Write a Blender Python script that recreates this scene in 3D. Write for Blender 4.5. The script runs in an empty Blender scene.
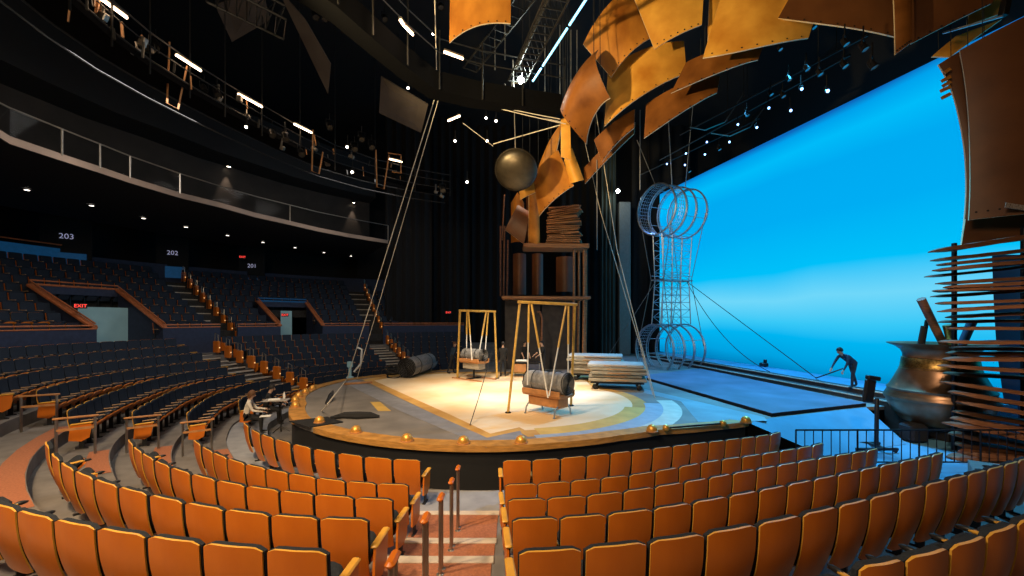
import bpy, math, random
from mathutils import Vector, Matrix, noise
random.seed(7)
R = math.radians
PI = math.pi
scene = bpy.context.scene
COL = scene.collection

# ------------------------------------------------------------------ camera
F, HZ, CZ = 430.0, 320.0, 3.85          # focal length in pixels, horizon row, eye height
cam = bpy.data.cameras.new('camera'); camo = bpy.data.objects.new('camera', cam); COL.objects.link(camo)
camo.location = (0, 0, CZ); camo.rotation_euler = (R(90), 0, 0)
cam.sensor_width = 36; cam.lens = 36 * F / 1024; cam.shift_y = (HZ - 288) / 1024; cam.clip_end = 300; cam.clip_start = .05
scene.camera = camo
def at(px, py, Y): return Vector(((px - 512) / F * Y, Y, CZ - (py - HZ) / F * Y))
def onz(px, py, z):
    Y = (CZ - z) * F / (py - HZ)
    return at(px, py, Y)
def topix(v): return 512 + F * v[0] / v[1], HZ - F * (v[2] - CZ) / v[1]
CX, CY = 0.0, 16.0                       # centre of the round house
def pol(th, r, z=0): return Vector((CX + r * math.sin(th), CY - r * math.cos(th), z))
def topol(v): return math.atan2(v[0] - CX, CY - v[1]), math.hypot(v[0] - CX, v[1] - CY)

# ------------------------------------------------------------------ materials
M = {}
def mat(name, col, rough=.6, metal=0., var=.25, scale=6., stretch=(1, 1, 1), col2=None, bump=0., emit=None, es=0., detail=4., spec=.5, coords='Object'):
    m = bpy.data.materials.new(name); m.use_nodes = True; nt = m.node_tree; nt.nodes.clear()
    o = nt.nodes.new('ShaderNodeOutputMaterial'); b = nt.nodes.new('ShaderNodeBsdfPrincipled')
    nt.links.new(b.outputs[0], o.inputs[0])
    b.inputs['Roughness'].default_value = rough; b.inputs['Metallic'].default_value = metal
    b.inputs['Specular IOR Level'].default_value = spec
    tc = nt.nodes.new('ShaderNodeTexCoord'); mp = nt.nodes.new('ShaderNodeMapping'); mp.inputs['Scale'].default_value = stretch
    nt.links.new(tc.outputs[coords], mp.inputs[0])
    n = nt.nodes.new('ShaderNodeTexNoise'); n.inputs['Scale'].default_value = scale; n.inputs['Detail'].default_value = detail
    nt.links.new(mp.outputs[0], n.inputs['Vector'])
    cr = nt.nodes.new('ShaderNodeValToRGB'); cr.color_ramp.elements[0].position = .3; cr.color_ramp.elements[1].position = .7
    c2 = col2 if col2 else tuple(c * (1 - var) for c in col)
    cr.color_ramp.elements[0].color = (*c2, 1); cr.color_ramp.elements[1].color = (*col, 1)
    nt.links.new(n.outputs[0], cr.inputs[0]); nt.links.new(cr.outputs[0], b.inputs['Base Color'])
    if bump:
        bp = nt.nodes.new('ShaderNodeBump'); bp.inputs['Strength'].default_value = bump; bp.inputs['Distance'].default_value = .02
        nt.links.new(n.outputs[0], bp.inputs['Height']); nt.links.new(bp.outputs[0], b.inputs['Normal'])
    if emit:
        b.inputs['Emission Color'].default_value = (*emit, 1); b.inputs['Emission Strength'].default_value = es
        m.cycles.emission_sampling = 'NONE'
    M[name] = m
    return m
mat('black', (.006, .006, .007), .85)
mat('drape', (.007, .007, .008), .95, stretch=(6, 6, .2), scale=3)
mat('brown_wall', (.035, .026, .02), .9, var=.4, scale=1)
mat('dark_metal', (.018, .018, .02), .5, .6)
mat('pipe', (.05, .048, .045), .45, .8)
mat('rail_metal', (.45, .40, .34), .35, .9)
mat('steel', (.50, .55, .62), .35, .7)
mat('carpet', (.040, .036, .034), .95, var=.5, scale=9, bump=.3)
mat('house_floor', (.20, .18, .165), .9, var=.35, scale=2.5)
mat('front_floor', (.30, .31, .34), .8, var=.25, scale=3)
mat('rust_carpet', (.42, .15, .07), .95, var=.35, scale=30, bump=.2)
mat('nosing', (.62, .52, .42), .8)
mat('orange_shell', (.70, .185, .012), .36, var=.16, scale=3, stretch=(1, 1, .4), col2=(.58, .135, .008))
mat('fabric', (.030, .034, .042), .95, var=.4, scale=60, bump=.15, spec=.2)
mat('navy_fabric', (.028, .038, .058), .95, var=.35, scale=60, bump=.15, spec=.2)
mat('arm_wood', (.80, .40, .05), .4, var=.2, scale=5)
mat('pale_arm', (.55, .32, .16), .45, var=.2, scale=5)
mat('plastic', (.012, .012, .013), .45)
mat('rim_wood', (.62, .30, .07), .45, var=.45, scale=4, stretch=(1, 1, 6), bump=.1)
mat('copper', (.86, .42, .08), .38, .55, var=.2, scale=5)
mat('deck', (.25, .225, .20), .7, var=.4, scale=1.1, bump=.08, detail=8)
mat('deck_blue_lit', (.12, .32, .48), .5, var=.35, scale=.8, bump=.05, detail=8)  # blue stage light put into the floor colour
mat('deck_cool_lit', (.26, .34, .38), .55, var=.35, scale=.9, bump=.05, detail=8)  # deck grey with the cool stage light put into its colour
mat('void_black', (.0015, .0015, .002), .9, spec=.1)
mat('sand', (.90, .76, .55), .8, col2=(.74, .47, .20), scale=.38, detail=10, bump=.05)  # spotlight's bright pool put into a paler sand tone
mat('sand_edge', (.66, .38, .10), .8, col2=(.46, .22, .045), scale=1.2, detail=9)  # darker orange than the sand centre
mat('grey_band', (.27, .27, .29), .75, var=.25, scale=3)
mat('yellow_ring', (.72, .45, .10), .7, var=.25, scale=2)
mat('blue_ring', (.35, .40, .47), .7, var=.2, scale=3)
mat('cream_ring', (.62, .58, .48), .7, var=.2, scale=3)
mat('platform_blue', (.13, .13, .20), .6, var=.5, scale=.7, detail=8)
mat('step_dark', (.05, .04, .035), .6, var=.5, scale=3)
mat('yellow_frame', (.72, .42, .08), .5, var=.35, scale=8)
mat('rope', (.70, .62, .50), .85)
mat('white_rope', (.85, .83, .78), .8)
mat('cable', (.30, .29, .27), .5, .5)
mat('black_rope', (.02, .02, .02), .9)
mat('felt', (.32, .32, .325), .9, var=.45, scale=10, bump=.4, stretch=(1, 1, 1))
mat('tray_wood', (.55, .25, .09), .5, var=.35, scale=5)
mat('mattress', (.50, .48, .44), .85, var=.25, scale=4)
mat('mattress_side', (.46, .40, .31), .85, var=.55, scale=7, stretch=(.4, .4, 6))
mat('ply', (.64, .27, .042), .5, col2=(.27, .085, .011), scale=1.1, detail=13, bump=.3, stretch=(1, 1, .6), spec=.25)
mat('ply_shaded', (.30, .11, .022), .5, col2=(.13, .042, .008), scale=1.1, detail=13, bump=.3, spec=.2)  # shaded copy of ply: shade on some panels put into the colour
mat('ply_lit', (.88, .47, .08), .5, col2=(.50, .19, .02), scale=.8, detail=13, bump=.3, spec=.25)  # lit copy of ply: light on the bright panels put into the colour
mat('ply_dark', (.17, .062, .018), .5, col2=(.11, .038, .012), scale=1.2, detail=9, bump=.15)  # dark plywood; on the top right panels its tone stands in for shade
mat('ply_edge', (.80, .62, .36), .6)
mat('hole', (.02, .012, .008), .9)
mat('plank', (.21, .085, .035), .6, col2=(.10, .038, .016), scale=3, stretch=(.4, 4, 8), bump=.3, detail=8)
mat('plank_light', (.46, .22, .09), .6, col2=(.24, .10, .04), scale=3, stretch=(.4, 4, 8), bump=.3, detail=8)
mat('bronze', (.26, .15, .085), .34, .75, col2=(.15, .08, .04), scale=3, detail=8)
mat('gold_band', (.55, .33, .10), .35, 1., var=.7, scale=22)
mat('navy_wall', (.030, .040, .085), .7, var=.3)
mat('blue_wall_glow', (.02, .10, .22), .7, var=.3, emit=(.005, .06, .16), es=.35)  # faint glow stands in for light on the blue wall parts
mat('orange_rail', (.62, .19, .07), .45, var=.3)
mat('teal_glow', (.26, .40, .42), .7, var=.25, scale=1, emit=(.16, .28, .30), es=.18)  # passage lighting put in as a faint glow; winch drum shares it
mat('acoustic', (.065, .05, .042), .9, var=.3, scale=2)
mat('green_drape', (.055, .075, .065), .9, var=.6, scale=4, stretch=(5, 5, .15))
mat('grey_column', (.17, .18, .17), .7, var=.2)
mat('balcony_lip', (.30, .20, .14), .6, var=.5, scale=.5)
mat('skin', (.55, .33, .23), .6, var=.1)
mat('black_cloth', (.016, .016, .018), .9)
mat('blue_cloth', (.02, .045, .085), .9)
mat('pale_cloth', (.72, .66, .58), .9)
mat('grey_cloth', (.34, .31, .29), .9)
mat('shoe', (.01, .01, .01), .6)
mat('hair_dark', (.015, .011, .009), .7)
mat('hair_brown', (.13, .055, .02), .7)
mat('paper', (.85, .83, .78), .8)
mat('label_pale', (.62, .54, .47), .8, var=.75, scale=40, col2=(.10, .05, .03))
def glow(name, col, s): return mat(name, tuple(min(1, c) for c in col), .5, emit=col, es=s, var=.02)
glow('tube_glow', (1., .72, .46), 9.)
glow('lamp_glow', (1., .85, .65), 12.)
glow('white_glow', (.85, 1., .93), 40.)
glow('blue_glow', (.22, .45, 1.), 7.)
glow('cyan_strip', (.25, .65, .95), 2.4)
glow('red_glow', (1., .05, .04), 1.6)
glow('downlight_glow', (1., .88, .75), 5.)
glow('sign_text', (.65, .65, .95), .3)
glow('step_glow', (1., .55, .2), 1.2)
# glass
g = bpy.data.materials.new('glass'); g.use_nodes = True; nt = g.node_tree; nt.nodes.clear()
o = nt.nodes.new('ShaderNodeOutputMaterial'); mx = nt.nodes.new('ShaderNodeMixShader'); tr = nt.nodes.new('ShaderNodeBsdfTransparent'); gl = nt.nodes.new('ShaderNodeBsdfGlossy')
fr = nt.nodes.new('ShaderNodeFresnel'); fr.inputs[0].default_value = 1.12; gl.inputs['Roughness'].default_value = .05; tr.inputs[0].default_value = (.82, .84, .85, 1)
nt.links.new(fr.outputs[0], mx.inputs[0]); nt.links.new(tr.outputs[0], mx.inputs[1]); nt.links.new(gl.outputs[0], mx.inputs[2]); nt.links.new(mx.outputs[0], o.inputs[0]); M['glass'] = g
# the lit backdrop: emission graded by height on the cloth
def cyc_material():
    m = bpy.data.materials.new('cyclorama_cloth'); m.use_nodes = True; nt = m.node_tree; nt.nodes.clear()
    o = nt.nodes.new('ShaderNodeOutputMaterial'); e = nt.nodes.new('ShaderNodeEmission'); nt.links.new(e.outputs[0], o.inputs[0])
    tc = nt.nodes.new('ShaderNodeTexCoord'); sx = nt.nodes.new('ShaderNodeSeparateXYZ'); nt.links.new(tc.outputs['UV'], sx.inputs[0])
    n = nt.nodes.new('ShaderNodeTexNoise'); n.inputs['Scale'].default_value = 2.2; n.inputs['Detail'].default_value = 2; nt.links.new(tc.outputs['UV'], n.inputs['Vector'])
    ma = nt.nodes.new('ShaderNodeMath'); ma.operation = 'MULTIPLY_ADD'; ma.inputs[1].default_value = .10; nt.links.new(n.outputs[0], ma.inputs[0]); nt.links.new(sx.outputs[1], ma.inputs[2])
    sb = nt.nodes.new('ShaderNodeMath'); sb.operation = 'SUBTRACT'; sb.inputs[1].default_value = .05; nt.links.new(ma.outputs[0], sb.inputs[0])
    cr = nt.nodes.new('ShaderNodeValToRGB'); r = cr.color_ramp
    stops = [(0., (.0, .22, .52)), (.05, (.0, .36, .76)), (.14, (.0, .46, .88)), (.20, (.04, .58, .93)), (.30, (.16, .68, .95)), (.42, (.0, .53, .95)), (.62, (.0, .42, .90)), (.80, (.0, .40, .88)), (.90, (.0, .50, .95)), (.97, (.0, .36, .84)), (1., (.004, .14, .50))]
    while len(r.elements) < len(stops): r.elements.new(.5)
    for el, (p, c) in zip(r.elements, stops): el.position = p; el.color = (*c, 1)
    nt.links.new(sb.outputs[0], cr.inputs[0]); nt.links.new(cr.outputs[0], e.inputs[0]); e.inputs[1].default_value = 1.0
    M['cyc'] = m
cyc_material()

# ------------------------------------------------------------------ mesh helpers
class MB:
    def __init__(s): s.v = []; s.f = []; s.m = []; s.cur = 0; s.uv = None
    def add(s, vs, fs):
        n = len(s.v); s.v += [Vector(v) for v in vs]
        for f in fs: s.f.append([i + n for i in f]); s.m.append(s.cur)
        return s
    def box(s, c, d, rot=None, bev=0.):
        x, y, z = d[0] / 2, d[1] / 2, d[2] / 2; c = Vector(c)
        if bev > 0:
            b = min(bev, x * .9, y * .9, z * .9); vs = []
            for sz, kx in ((-z, b), (-z + b, 0), (z - b, 0), (z, b)):
                X, Y = x - kx, y - kx; q = b if kx == 0 else b * .6
                vs += [(-X + q, -Y, sz), (X - q, -Y, sz), (X, -Y + q, sz), (X, Y - q, sz), (X - q, Y, sz), (-X + q, Y, sz), (-X, Y - q, sz), (-X, -Y + q, sz)]
            fs = [list(range(7, -1, -1)), list(range(24, 32))]
            for l in range(3):
                for i in range(8): fs.append([l * 8 + i, l * 8 + (i + 1) % 8, l * 8 + 8 + (i + 1) % 8, l * 8 + 8 + i])
        else:
            vs = [(a * x, b * y, e * z) for e in (-1, 1) for b in (-1, 1) for a in (-1, 1)]
            fs = [[0, 2, 3, 1], [4, 5, 7, 6], [0, 1, 5, 4], [2, 6, 7, 3], [0, 4, 6, 2], [1, 3, 7, 5]]
        vs = [Vector(v) for v in vs]
        if rot is not None: vs = [rot @ v for v in vs]
        return s.add([v + c for v in vs], fs)
    def bar(s, a, b, w, h=None, bev=0.):
        a, b = Vector(a), Vector(b); d = b - a
        q = d.to_track_quat('X', 'Z').to_matrix()
        return s.box((a + b) / 2, (d.length, w, h or w), q, bev)
    def tube(s, pts, r, n=6, cap=True):
        pts = [Vector(p) for p in pts]; k = len(pts)
        rs = r if isinstance(r, (list, tuple)) else [r] * k
        vs = []; up = None
        for i, p in enumerate(pts):
            t = (pts[min(i + 1, k - 1)] - pts[max(i - 1, 0)])
            if t.length < 1e-9: t = Vector((0, 0, 1))
            t.normalize()
            if up is None: up = Vector((0, 0, 1)) if abs(t.z) < .9 else Vector((1, 0, 0))
            a = t.cross(up)
            if a.length < 1e-6: a = t.orthogonal()
            a.normalize(); b = a.cross(t).normalized(); up = b
            for j in range(n):
                an = 2 * PI * j / n; vs.append(p + (a * math.cos(an) + b * math.sin(an)) * rs[i])
        fs = []
        for i in range(k - 1):
            for j in range(n): fs.append([i * n + j, i * n + (j + 1) % n, (i + 1) * n + (j + 1) % n, (i + 1) * n + j])
        if cap: fs += [list(range(n - 1, -1, -1)), list(range((k - 1) * n, k * n))]
        return s.add(vs, fs)
    def ring(s, c, ax, rad, r, n=40, m=6, a0=0, a1=2 * PI):
        c = Vector(c); ax = Vector(ax).normalized(); u = ax.cross(Vector((0, 0, 1))); u = u.normalized() if u.length > 1e-4 else Vector((1, 0, 0)); w = u.cross(ax)
        pts = [c + (u * math.cos(a0 + (a1 - a0) * i / n) + w * math.sin(a0 + (a1 - a0) * i / n)) * rad for i in range(n + 1)]
        return s.tube(pts, r, m, False)
    def lathe(s, prof, c=(0, 0, 0), n=32, rot=None):
        c = Vector(c); vs = []
        for r, z in prof:
            for j in range(n):
                a = 2 * PI * j / n; v = Vector((r * math.cos(a), r * math.sin(a), z)); vs.append((rot @ v if rot is not None else v) + c)
        fs = []
        for i in range(len(prof) - 1):
            for j in range(n): fs.append([i * n + j, i * n + (j + 1) % n, (i + 1) * n + (j + 1) % n, (i + 1) * n + j])
        return s.add(vs, fs)
    def ball(s, c, r, sc=(1, 1, 1), n=10, m=7, rot=None):
        c = Vector(c); vs = []; fs = []
        for i in range(m + 1):
            t = PI * i / m
            for j in range(n):
                a = 2 * PI * j / n; v = Vector((r * sc[0] * math.sin(t) * math.cos(a), r * sc[1] * math.sin(t) * math.sin(a), -r * sc[2] * math.cos(t)))
                vs.append((rot @ v if rot is not None else v) + c)
        for i in range(m):
            for j in range(n): fs.append([i * n + j, i * n + (j + 1) % n, (i + 1) * n + (j + 1) % n, (i + 1) * n + j])
        return s.add(vs, fs)
    def prism(s, poly, z0, z1):
        n = len(poly); ar = sum(poly[i][0] * poly[(i + 1) % n][1] - poly[(i + 1) % n][0] * poly[i][1] for i in range(n))
        if ar < 0: poly = poly[::-1]
        vs = [(p[0], p[1], z0) for p in poly] + [(p[0], p[1], z1) for p in poly]
        fs = [list(range(n - 1, -1, -1)), list(range(n, 2 * n))] + [[i, (i + 1) % n, n + (i + 1) % n, n + i] for i in range(n)]
        return s.add(vs, fs)
    def strip(s, A, B):
        n = len(A); return s.add(list(A) + list(B), [[i, i + 1, n + i + 1, n + i] for i in range(n - 1)])
    def build(s, name, mats, parent=None, smooth=True, origin=None):
        me = bpy.data.meshes.new(name); ob = bpy.data.objects.new(name, me); COL.objects.link(ob)
        if parent is not None:
            off = parent['_w'] if '_w' in parent else (0, 0, 0); off = Vector(off); ob.parent = parent; ob['_w'] = list(off)
        else:
            if origin is None:
                xs = [v.x for v in s.v]; ys = [v.y for v in s.v]; origin = ((min(xs) + max(xs)) / 2, (min(ys) + max(ys)) / 2, min(v.z for v in s.v))
            off = Vector(origin); ob.location = off; ob['_w'] = list(off)
        me.from_pydata([tuple(v - off) for v in s.v], [], s.f)
        for k in (mats if isinstance(mats, (list, tuple)) else [mats]): me.materials.append(M[k] if isinstance(k, str) else k)
        for p, mi in zip(me.polygons, s.m): p.material_index = mi
        if s.uv:
            ul = me.uv_layers.new()
            for l in me.loops: ul.data[l.index].uv = s.uv[l.vertex_index]
        if smooth:
            for p in me.polygons: p.use_smooth = True
            try: me.set_sharp_from_angle(angle=R(38))
            except Exception: pass
        me.update(); return ob
def tag(o, label=None, cat=None, group=None, kind=None):
    if label: o['label'] = label
    if cat: o['category'] = cat
    if group: o['group'] = group
    if kind: o['kind'] = kind
    return o
def thing(name, loc, label, cat, group=None, kind=None):
    o = bpy.data.objects.new(name, None); COL.objects.link(o); o.location = loc; o['_w'] = list(loc); o.empty_display_size = .1
    return tag(o, label, cat, group, kind)
def struct(name, mb, m, label=None, cat='building', smooth=True):
    o = mb.build(name, m, None, smooth); o['kind'] = 'structure'
    if label: o['label'] = label; o['category'] = cat
    return o
ORD = ['zeroth', 'first', 'second', 'third', 'fourth', 'fifth', 'sixth', 'seventh', 'eighth', 'ninth', 'tenth', 'eleventh', 'twelfth', 'thirteenth', 'fourteenth', 'fifteenth', 'sixteenth', 'seventeenth', 'eighteenth', 'nineteenth', 'twentieth']
TENS = {2: ('twenty', 'twentieth'), 3: ('thirty', 'thirtieth'), 4: ('forty', 'fortieth'), 5: ('fifty', 'fiftieth')}
def ordn(n):
    if n <= 20: return ORD[n]
    t, u = divmod(n, 10); return TENS[t][1] if u == 0 else TENS[t][0] + '-' + ORD[u]

# ------------------------------------------------------------------ seating rows r_k(theta)
ROWH = {1: 2.69, 2: 2.63, 3: 2.43, 4: 2.13, 5: 1.83, 6: 1.52, 7: 1.20, 8: .87}   # row tops below eye level
BACK = .92
RIGHT = {  # boundaries between seat backs read along the row tops
 1: ([502, 532, 560.75, 586.75, 610.5, 632, 653, 673, 691, 709, 725.5, 741.5, 756.5, 771, 784], [460.6, 460.5, 458.5, 456, 453.5, 451, 448.7, 446.2, 444, 442, 440, 438.2, 436.6, 434.4, 432]),
 2: ([504, 537.5, 570.75, 601, 629.5, 656, 679.5, 701, 721.5, 742.5, 762.75, 780, 797.5, 813.5, 827.5], [485, 484, 481.5, 478.5, 475.5, 471.7, 467.2, 462.8, 459.3, 456.8, 454, 451, 448.2, 445.7, 443]),
 3: ([507, 547, 587, 624, 655, 684.5, 709.5, 733, 757, 777.5, 798.5, 817.5, 835.5, 852, 868.5, 884], [500, 499.2, 496, 492, 487, 482.2, 478, 473.5, 469, 465.5, 462, 458.2, 455.2, 453, 451, 449]),
 4: ([511, 559.5, 608, 654.5, 693, 729.5, 759.5, 788.5, 814, 838, 861, 881, 900, 918, 934, 949.5], [520, 518.5, 515, 509.3, 502.7, 496, 490.4, 485, 479.5, 474.5, 470, 466, 461.7, 458.2, 455.7, 453]),
 5: ([517, 584.5, 650, 707, 759.5, 803.5, 839.5, 870.5, 900, 926, 949, 969.5, 988.5, 1004.5, 1019, 1032, 1044], [553, 549.5, 543, 534, 524.5, 514.8, 506, 498.2, 491, 484.5, 479.2, 474.5, 469.5, 464.5, 460.5, 457, 454]),
 6: ([866, 911, 954.5, 989, 1018, 1043, 1066], [571, 560.5, 548, 534.8, 522, 512, 503])}
LEFT = {
 1: ([421, 392, 363.5, 336.5, 311.5, 291.5, 273.5, 260, 250, 242], [460.2, 459.5, 456.5, 453, 448.5, 443.5, 438.5, 434, 428.5, 420]),
 2: ([409, 376, 345, 315, 288, 265, 244, 226, 212, 201, 192], [485, 484, 481.5, 478, 473, 468.5, 464, 458, 452, 446, 438]),
 3: ([393, 354, 313, 279, 244, 215, 190, 169, 153, 141, 132, 128], [500, 498, 494.5, 490.5, 486, 480, 473.5, 467, 459.5, 452, 446, 437]),
 4: ([369, 318, 268, 222.5, 182.5, 147.5, 116, 92.5, 72.5, 59, 50, 45], [520, 518.5, 515.5, 509.5, 502, 494, 486, 478.5, 470, 461, 451, 437]),
 5: ([328, 262, 200, 145, 94, 51, 15, -16, -42, -60, -72], [552.5, 550.5, 543, 535.5, 527.5, 519, 509.5, 500, 490, 478, 465])}
WING = {  # row tops beyond the left aisle
 1: [(237, 404), (240, 398), (258, 391), (267, 387.5), (277, 385), (286, 382.6), (294, 381)],
 2: [(184, 418), (200, 403), (208, 397), (216, 393.6), (225, 390.5), (234, 388), (243, 385), (252, 382.6), (262, 380.3), (271, 379.5)],
 3: [(130, 413), (145, 404), (160, 396.5), (170, 391), (180, 388), (191, 384), (200, 382), (212, 379.5), (222, 378), (232, 375.6), (243, 374), (252, 373)],
 4: [(62, 413), (86, 402), (107, 393), (124, 388), (141, 382.5), (155, 378.5), (166, 376.5), (179, 373.5), (190, 371.5), (201, 370), (212, 368.7), (222, 367), (233, 366)],
 5: [(0, 403), (35, 390.5), (50, 387), (65, 382), (80, 379), (95, 375.5), (110, 373), (125, 371), (140, 368), (152, 366.7), (165, 365), (180, 363.8), (190, 362.5), (202, 361.5), (215, 360.5)]}
MIDR = {1: 10.1, 2: 11.1, 3: 12.3, 4: 13.4, 5: 14.2, 6: 15.0, 7: 15.8, 8: 16.6}
NEARR = {6: 13.55, 7: 14.6, 8: 15.6}
TH = [R(-178) + i * R(1.) for i in range(269)]
ROWF = {}
for k in range(1, 9):
    z = CZ - ROWH[k]; pts = []
    for src in (RIGHT, LEFT):
        if k in src: pts += [topol(onz(x, y, z)) for x, y in zip(*src[k])]
    if k in WING: pts += [topol(onz(x, y, z)) for x, y in WING[k]]
    if k in NEARR: pts += [(R(a), NEARR[k]) for a in (-60, -30, -10, 0)] + [(R(40), NEARR[k])]
    pts += [(R(a), MIDR[k]) for a in (-178, -150, -125)] + ([(R(-105), MIDR[k]), (R(-80), MIDR[k] - .3)] if k > 5 else [])
    pts.sort(); lo = pts[0]; hi = pts[-1]; out = []
    j = 0
    for t in TH:
        if t <= lo[0]: out.append(lo[1]); continue
        if t >= hi[0]: out.append(hi[1]); continue
        while pts[j + 1][0] < t: j += 1
        (t0, r0), (t1, r1) = pts[j], pts[j + 1]; out.append(r0 + (r1 - r0) * (t - t0) / max(1e-6, t1 - t0))
    for _ in range(3):
        out = [sum(out[max(0, min(len(out) - 1, i + d))] for d in (-2, -1, 0, 1, 2)) / 5 for i in range(len(out))]
    ROWF[k] = out
def rk(k, th):
    x = (th - TH[0]) / R(1.); i = max(0, min(len(TH) - 2, int(x))); f = max(0., min(1., x - i)); o = ROWF[k]
    return o[i] + (o[i + 1] - o[i]) * f
FLOORZ = {k: CZ - ROWH[k] - BACK for k in ROWH}
FRONTZ = .22

# stage rim radius
RIM = [(-165, 9.3), (-118, 9.2), (-105, 8.75), (-90, 8.1), (-79, 7.55), (-66, 7.35), (-57, 7.25), (-48, 7.0), (-33, 6.74), (-15, 6.5), (0, 6.3), (10, 6.14), (26, 6.05), (38, 6.2), (50, 6.95), (58.5, 7.7)]
def rimr(thd):
    for (a, ra), (b, rb) in zip(RIM, RIM[1:]):
        if a <= thd <= b:
            t = (thd - a) / (b - a); return ra + (rb - ra) * t
    return RIM[0][1] if thd < RIM[0][0] else RIM[-1][1]
def rim_arc(a, b, n, off=0, z=0): return [pol(R(a + (b - a) * i / n), rimr(a + (b - a) * i / n) + off, z) for i in range(n + 1)]

# ------------------------------------------------------------------ floors
mb = MB(); mb.box((0, 16, -.1), (70, 70, .2)); struct('floor', mb, 'house_floor', 'grey floor of the theatre pit under stage and seats', 'floor')
for k in range(1, 9):
    mb = MB(); a0, a1 = -176, {1: 50, 2: 46.5, 3: 43.5, 4: 40.5}.get(k, 50)
    ths = [R(a0 + (a1 - a0) * i / 260) for i in range(261)]
    inner = [pol(t, (rk(k - 1, t) + .22) if k > 1 else min(rk(1, t) - .55, max(rimr(math.degrees(t)) + .05, rk(1, t) - .9)), 0) for t in ths]
    outer = [pol(t, rk(k, t) + .22, 0) for t in ths]
    zt = FLOORZ[k]; up = lambda L, z: [Vector((p.x, p.y, z)) for p in L]
    mb.strip(up(inner, zt), up(outer, zt)); mb.strip(up(inner, max(0, zt - .5)), up(inner, zt)); mb.strip(up(outer, zt), up(outer, max(0, zt - .6)))
    struct('floor', mb, 'front_floor' if k == 1 else 'house_floor', 'carpeted seating terrace, %s step up from the stage' % ordn(k), 'floor')
# cross aisle + upper tier terraces
UR0, URS, UN = 18.7, .78, 9
UZ = lambda j: CZ - .12 + .43 * j          # tops of upper-tier seats
ths = [R(-176 + 130 * i / 130) for i in range(131)]
A = lambda r, z: [pol(t, r, z) for t in ths]
CAZ = FLOORZ[8] + .02
mb = MB(); mb.strip([pol(t, rk(8, t) + .2, CAZ) for t in ths], A(18.05, CAZ)); mb.strip([pol(t, rk(8, t) + .2, CAZ - .5) for t in ths], [pol(t, rk(8, t) + .2, CAZ) for t in ths])
struct('floor', mb, 'house_floor', 'cross aisle floor between lower and upper seats', 'floor')

# aisle geometry: centre aisle steps in front of the camera
for k in range(2, 7):
    zt = FLOORZ[k]; r_in = rk(k - 1, R(-6)) + .22; r_out = rk(k, R(-6)) + .22
    mb = MB(); mb.box((-.98, CY - (r_in + r_out) / 2, zt + .006), (1.45, r_out - r_in - .02, .012)); mb.cur = 1
    mb.box((-.98, CY - r_in - .06, zt + .012), (1.5, .15, .03), bev=.008)
    mb.box((-.98, CY - r_in + .012, zt / 2 + .0), (1.5, .02, zt)); mb.cur = 0
    tag(mb.build('aisle_step', ['rust_carpet', 'nosing']), 'rust carpeted step with pale nosing in centre aisle, %s up from the stage' % ordn(k - 1), 'step', 'centre aisle steps')

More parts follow.
